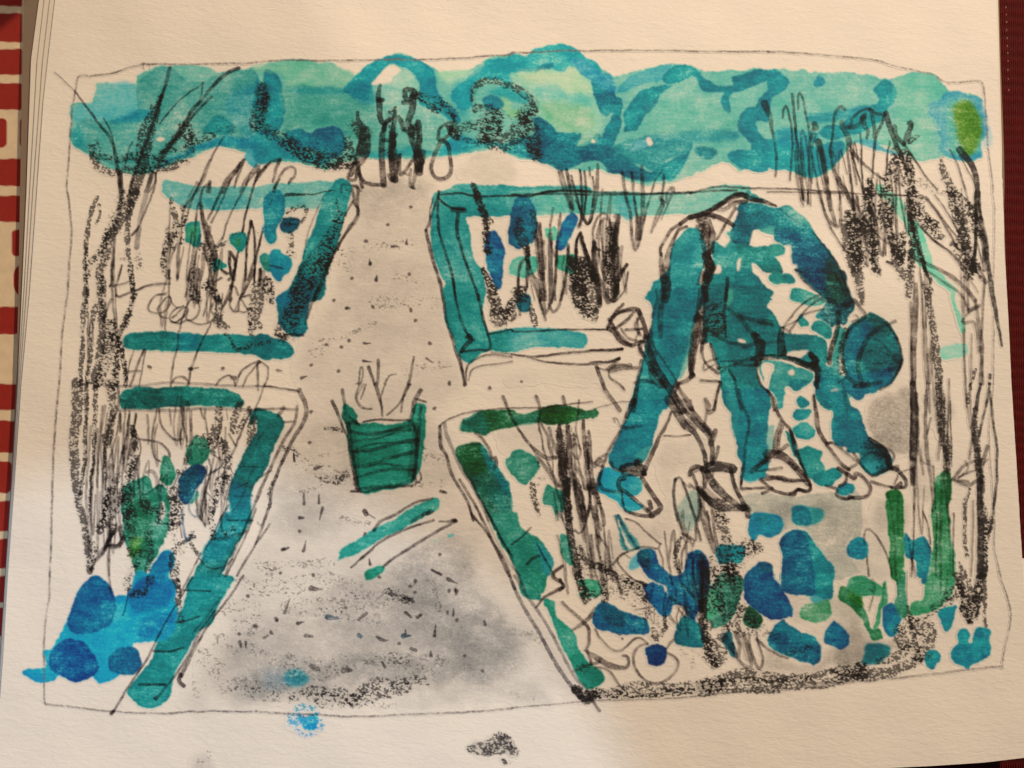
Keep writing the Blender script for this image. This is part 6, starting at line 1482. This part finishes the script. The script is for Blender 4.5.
# ---------------------------------------------------------------- the drawing, item by item
K2A = (PAPER_ALB/s2l(PAPER)).astype(np.float32)
alb = np.clip(canvas*K2A, 0.002, 0.9)
gx = np.arange(GW)/SC; gy = np.arange(GH)/SC
GX, GY = np.meshgrid(gx, gy)
wx, wy, wz = px2w(GX, GY, ZP)
wz = wz+0.00006
inside = (GX > L0(GY)+1.0) & (GX < R0(GY)-2.0) & (GY < BOT(GX)-2)
ids[~inside] = 0
# a cell belongs to the item that owns most of its corners
a00, a01, a10, a11 = ids[:-1, :-1], ids[:-1, 1:], ids[1:, :-1], ids[1:, 1:]
cell = a00.copy()
for o_ in (a01, a10, a11): cell = np.where(cell == 0, o_, cell)
eq = lambda p, q: (p == q) & (p > 0)
cell = np.where(eq(a01, a10) & ~eq(a00, a11), a01, cell)
cell = np.where(eq(a11, a01), a11, cell)
NODE = np.arange(GW*GH).reshape(GH, GW)
Vall = np.stack([wx, wy, wz], -1).reshape(-1, 3); Call = alb.reshape(-1, 3)
for k, (nm, lb) in NAMES.items():
    r_, c_ = np.nonzero(cell == k)
    if len(r_) == 0: continue
    q = np.stack([NODE[r_, c_], NODE[r_+1, c_], NODE[r_+1, c_+1], NODE[r_, c_+1]], -1)
    uq, inv = np.unique(q.ravel(), return_inverse=True)
    o = mesh_obj(nm, Vall[uq], inv.reshape(-1, 4), M_WASH, page, Call[uq])
    if lb: o['label'] = lb

# ---------------------------------------------------------------- printed tablecloth at the left
cx = np.concatenate([np.arange(-760, -70, 5.0), np.arange(-70, 75, 1.0), np.arange(80, 500, 20.0)])
cy = np.arange(-220, 960, 1.0)
CX, CY = np.meshgrid(cx, cy)
cream = s2l((226, 208, 178)); red = s2l((152, 36, 27))
reds = [(-300, 30), (-6, 6), (13, 42), (49, 75), (83, 110), (159, 186), (196, 222), (307, 334), (384, 410), (420.5, 453), (501, 531), (539, 568), (576, 602), (607, 636)]
def rb(x0, y0, x1, y1, r=2.5):
    w = 0.7*np.sin(CY*0.35+CX*0.13)+0.5*np.sin(CX*0.5+y0)
    qx = np.abs(CX-(x0+x1)/2)-(x1-x0)/2+r; qy = np.abs(CY+w*0.5-(y0+y1)/2)-(y1-y0)/2+r
    d = np.hypot(np.maximum(qx, 0), np.maximum(qy, 0))+np.minimum(np.maximum(qx, qy), 0)-r
    return np.clip(0.5-d, 0, 1)
mk = np.zeros(CX.shape)
per = 700
for kk in (-1, 0, 1):
    for c in range(-9, 9):
        X0 = c*52.0-24 if c else 0
        for (t, b) in reds[1:]:
            off = 0 if c == 0 else ((c*37) % 29)
            x0 = c*52.0+(-26 if c == 0 else -24)
            mk = np.maximum(mk, rb(x0, t+off+kk*per, x0+48, b+off+kk*per))
for (x0, y0, x1, y1, r) in [(-24, 118, 7, 148, 5), (20, 118, 44, 148, 5), (12, 230, 44, 256, 4), (13.5, 264, 44, 297, 12), (-20, 461, 12, 493, 6)]:
    mk = np.maximum(mk, rb(x0, y0, x1, y1, r))
mk = np.where((CX > -30) & (CX < 12) & (CY > 224) & (CY < 299), 0, mk)
mk = np.where((CX > 8) & (CX < 19) & (CY > 113) & (CY < 155), 0, mk)
mk = np.where((CX > -30) & (CY > 637) & (CY < 690), 0, mk)
x, y, z = px2w(CX, CY, 0.0, 0.0)
z = z+0.0003*np.sin(x*60+1)*np.cos(y*45)
nn_ = np.arange(CX.size).reshape(CX.shape)
q = np.stack([nn_[:-1, :-1], nn_[1:, :-1], nn_[1:, 1:], nn_[:-1, 1:]], -1).reshape(-1, 4)
colr = cream[None, None]*(1-mk[..., None])+red[None, None]*mk[..., None]
o = mesh_obj('tablecloth', np.stack([x, y, z], -1).reshape(-1, 3), q, M_PRINT, None, colr.reshape(-1, 3))
tag(o, 'cream cotton tablecloth printed with red blocks, left of the sketchbook', 'tablecloth')

# ---------------------------------------------------------------- dark red cloth at the right and below
fx = np.linspace(505, 1900, 280); fy = np.linspace(-420, 1300, 340)
FX, FY = np.meshgrid(fx, fy)
x, y, z = px2w(FX, FY, 0.0, 0.0)
z = z+0.0006*np.sin(x*38+0.6)*np.cos(y*24+1)+0.0003*np.sin(x*90+y*30)
n_ = np.arange(FX.size).reshape(FX.shape)
q = np.stack([n_[:-1, :-1], n_[1:, :-1], n_[1:, 1:], n_[:-1, 1:]], -1).reshape(-1, 4)
red_cloth = bpy.data.objects.new('woven_cloth', None); COL.objects.link(red_cloth)
x0, y0, z0 = px2w(1200, 400, 0.0, 0.0); red_cloth.location = (0, 0, 0)
tag(red_cloth, 'dark red coarsely woven cloth showing along the right edge of the sketchbook', 'cloth')
mesh_obj('fabric', np.stack([x, y, z], -1).reshape(-1, 3), q, M_RED, red_cloth)
# pale stitches along its edge
ms, nts, bs = new_mat('pale_thread'); bs.inputs['Base Color'].default_value = (0.62, 0.30, 0.27, 1); bs.inputs['Roughness'].default_value = 0.7
tx = nd(nts, 'ShaderNodeTexNoise'); tx.inputs['Scale'].default_value = 3000; tb = nd(nts, 'ShaderNodeBump'); tb.inputs['Distance'].default_value = 0.0002
nts.links.new(tx.outputs['Fac'], tb.inputs['Height']); nts.links.new(tb.outputs[0], bs.inputs['Normal'])
V = []; F = []
for i, sy in enumerate([-14, -5, 7.3, 14.5, 22, 30, 38, 46, 53, 61, 70, 79, 90]):
    sx = 1006+0.03*sy+rs.uniform(-0.3, 0.3)
    r1 = 0.00014 if i % 2 else 0.00018
    X, Y, Z = [float(t) for t in px2w(sx, sy, 0.0013, 0.0)]
    b0 = len(V); NR = 6
    for j in range(5):
        t = j/4; yy = Y+(t-0.5)*0.0008; rr = r1*math.sin(math.pi*(0.12+0.76*t))
        zc = Z+0.0002*math.sin(math.pi*t)-0.0002
        for a in range(NR):
            V.append((X+rr*math.cos(a*2*math.pi/NR), yy, zc+rr*math.sin(a*2*math.pi/NR)))
    for j in range(4):
        for a in range(NR):
            F.append((b0+j*NR+a, b0+j*NR+(a+1) % NR, b0+(j+1)*NR+(a+1) % NR, b0+(j+1)*NR+a))
mesh_obj('stitching', V, F, ms, red_cloth)

# ---------------------------------------------------------------- table under the cloths
mt, ntt, bt = new_mat('dark_wood')
tc = nd(ntt, 'ShaderNodeTexCoord'); wv = nd(ntt, 'ShaderNodeTexWave'); wv.inputs['Scale'].default_value = 6; wv.inputs['Distortion'].default_value = 8; wv.inputs['Detail'].default_value = 5
ntt.links.new(tc.outputs['Object'], wv.inputs['Vector'])
cr = nd(ntt, 'ShaderNodeValToRGB'); cr.color_ramp.elements[0].color = (0.035, 0.015, 0.008, 1); cr.color_ramp.elements[1].color = (0.11, 0.05, 0.025, 1)
ntt.links.new(wv.outputs['Fac'], cr.inputs[0]); ntt.links.new(cr.outputs[0], bt.inputs['Base Color']); bt.inputs['Roughness'].default_value = 0.45
table = bpy.data.objects.new('table', None); COL.objects.link(table); table.location = (0, 0, -0.76)
tag(table, 'dark wooden table under the cloths and the sketchbook', 'table')
def wbox(name, x0, y0, z0, x1, y1, z1, mat, parent, off):
    V = [(x-off[0], y-off[1], z-off[2]) for z in (z0, z1) for (x, y) in ((x0, y0), (x1, y0), (x1, y1), (x0, y1))]
    F = [(3, 2, 1, 0), (4, 5, 6, 7), (0, 1, 5, 4), (1, 2, 6, 5), (2, 3, 7, 6), (3, 0, 4, 7)]
    o = mesh_obj(name, V, F, mat, parent, None, False)
    bv = o.modifiers.new('b', 'BEVEL'); bv.width = min(0.004, 0.2*abs(z1-z0)); bv.segments = 3
    return o
wbox('tabletop', -0.8, -0.6, -0.03, 0.8, 0.6, -0.0025, mt, table, (0, 0, -0.76))
for sx in (-0.74, 0.68):
    for sy in (-0.54, 0.48):
        wbox('leg', sx, sy, -0.76, sx+0.06, sy+0.06, -0.032, mt, table, (0, 0, -0.76))
mf, ntf, bf = new_mat('floor_boards')
wv = nd(ntf, 'ShaderNodeTexWave'); wv.inputs['Scale'].default_value = 3; wv.inputs['Distortion'].default_value = 5
cr = nd(ntf, 'ShaderNodeValToRGB'); cr.color_ramp.elements[0].color = (0.12, 0.07, 0.04, 1); cr.color_ramp.elements[1].color = (0.2, 0.12, 0.07, 1)
ntf.links.new(wv.outputs['Fac'], cr.inputs[0]); ntf.links.new(cr.outputs[0], bf.inputs['Base Color']); bf.inputs['Roughness'].default_value = 0.5
fl = mesh_obj('floor', [(-30, -30, -0.764), (30, -30, -0.764), (30, 30, -0.764), (-30, 30, -0.764)], [(0, 1, 2, 3)], mf, None, None, False)
tag(fl, kind='structure')

# ---------------------------------------------------------------- unseen box added outside the frame only to shade the cloth
X1, Y1, _ = [float(t) for t in px2w(180, -112, 0.0, 0.0)]
X0, Y0, _ = [float(t) for t in px2w(-170, -260, 0.0, 0.0)]
mb_, ntb, bb_ = new_mat('shade_box_board'); bb_.inputs['Base Color'].default_value = (0.25, 0.18, 0.11, 1); bb_.inputs['Roughness'].default_value = 0.85
nz = nd(ntb, 'ShaderNodeTexNoise'); nz.inputs['Scale'].default_value = 500; nb = nd(ntb, 'ShaderNodeBump'); nb.inputs['Distance'].default_value = 0.0002
ntb.links.new(nz.outputs['Fac'], nb.inputs['Height']); ntb.links.new(nb.outputs[0], bb_.inputs['Normal'])
kb = bpy.data.objects.new('added_shade_box', None); COL.objects.link(kb); kb.location = ((X0+X1)/2, (Y0+Y1)/2, 0.0005)
tag(kb, 'unseen brown box added to cast shade on the printed tablecloth', 'box')
wbox('shade_box_body', X0, Y1, 0.0008, X1, Y0, 0.092, mb_, kb, kb.location)
wbox('shade_box_lid', X0-0.0008, Y1-0.0008, 0.0922, X1+0.0008, Y0+0.0008, 0.108, mb_, kb, kb.location)

# ---------------------------------------------------------------- camera, light
cam = bpy.data.cameras.new('camera'); co = bpy.data.objects.new('camera', cam); COL.objects.link(co)
co.location = CAM; co.rotation_euler = (TILT, 0, 0)
cam.sensor_width = 36; cam.lens = 36*FPX/1024; cam.clip_start = 0.01; cam.clip_end = 200
S.camera = co

w = bpy.data.worlds.new('World'); S.world = w; w.use_nodes = True
nt = w.node_tree; bg = nt.nodes['Background']
sky = nt.nodes.new('ShaderNodeTexSky'); sky.sky_type = 'NISHITA'; sky.sun_disc = False
AZ, EL = math.radians(48), math.radians(36)      # light comes from beyond the top of the page, a little to the right
sky.sun_elevation = EL; sky.sun_rotation = AZ
nt.links.new(sky.outputs[0], bg.inputs['Color']); bg.inputs['Strength'].default_value = 0.035

sun = bpy.data.lights.new('sun', 'SUN'); so = bpy.data.objects.new('sun', sun); COL.objects.link(so)
sun.energy = 2.78; sun.angle = math.radians(2.0); sun.color = (1.0, 0.71, 0.42)
d = Vector((math.sin(AZ)*math.cos(EL), math.cos(AZ)*math.cos(EL), math.sin(EL)))
so.rotation_euler = d.to_track_quat('Z', 'Y').to_euler()
so.location = d*2

def spot(name, px, py, h, dxy, half_px, col, e, blend, roll, square=True, soft=0.01):
    X, Y, _ = [float(t) for t in px2w(px, py, ZP, 0)]
    l = bpy.data.lights.new(name, 'SPOT'); o = bpy.data.objects.new(name, l); COL.objects.link(o)
    o.location = (X+dxy[0], Y+dxy[1], h)
    dirv = Vector((X, Y, ZP))-o.location
    za = -dirv.normalized(); ya = (Vector((0, 1, 0))-za*za.y).normalized(); xa = ya.cross(za)
    Rm = Matrix((xa, ya, za)).transposed()
    o.rotation_euler = (Rm @ Matrix.Rotation(roll, 3, 'Z')).to_euler()
    l.energy = e; l.color = col; l.use_square = square; l.spot_blend = blend; l.shadow_soft_size = soft
    half = half_px*DIST/FPX
    l.spot_size = 2*math.atan(half/dirv.length)
    return o
spot('window_light', 150, 1000, 1.2, (0.05, -0.1), 505, (0.58, 0.78, 1.0), 15.0, 0.07, math.radians(-1))
spot('ceiling_lamp', 803, -244, 1.3, (0.02, 0.02), 600, (1.0, 0.82, 0.66), 7.5, 0.07, math.radians(27))
lp = bpy.data.lights.new('reading_lamp', 'POINT'); lo = bpy.data.objects.new('reading_lamp', lp); COL.objects.link(lo)
X, Y, _ = [float(t) for t in px2w(760, -330, ZP, 0)]
lo.location = (X, Y, 0.41); lp.energy = 3.0; lp.color = (1.0, 0.76, 0.52); lp.shadow_soft_size = 0.02

vs = S.view_settings
S.display_settings.display_device = 'sRGB'
vs.view_transform = 'Standard'; vs.look = 'None'; vs.exposure = 0.0; vs.gamma = 1.0; vs.use_curve_mapping = False
S.render.engine = 'CYCLES'
S.render.resolution_x = 1024; S.render.resolution_y = 768
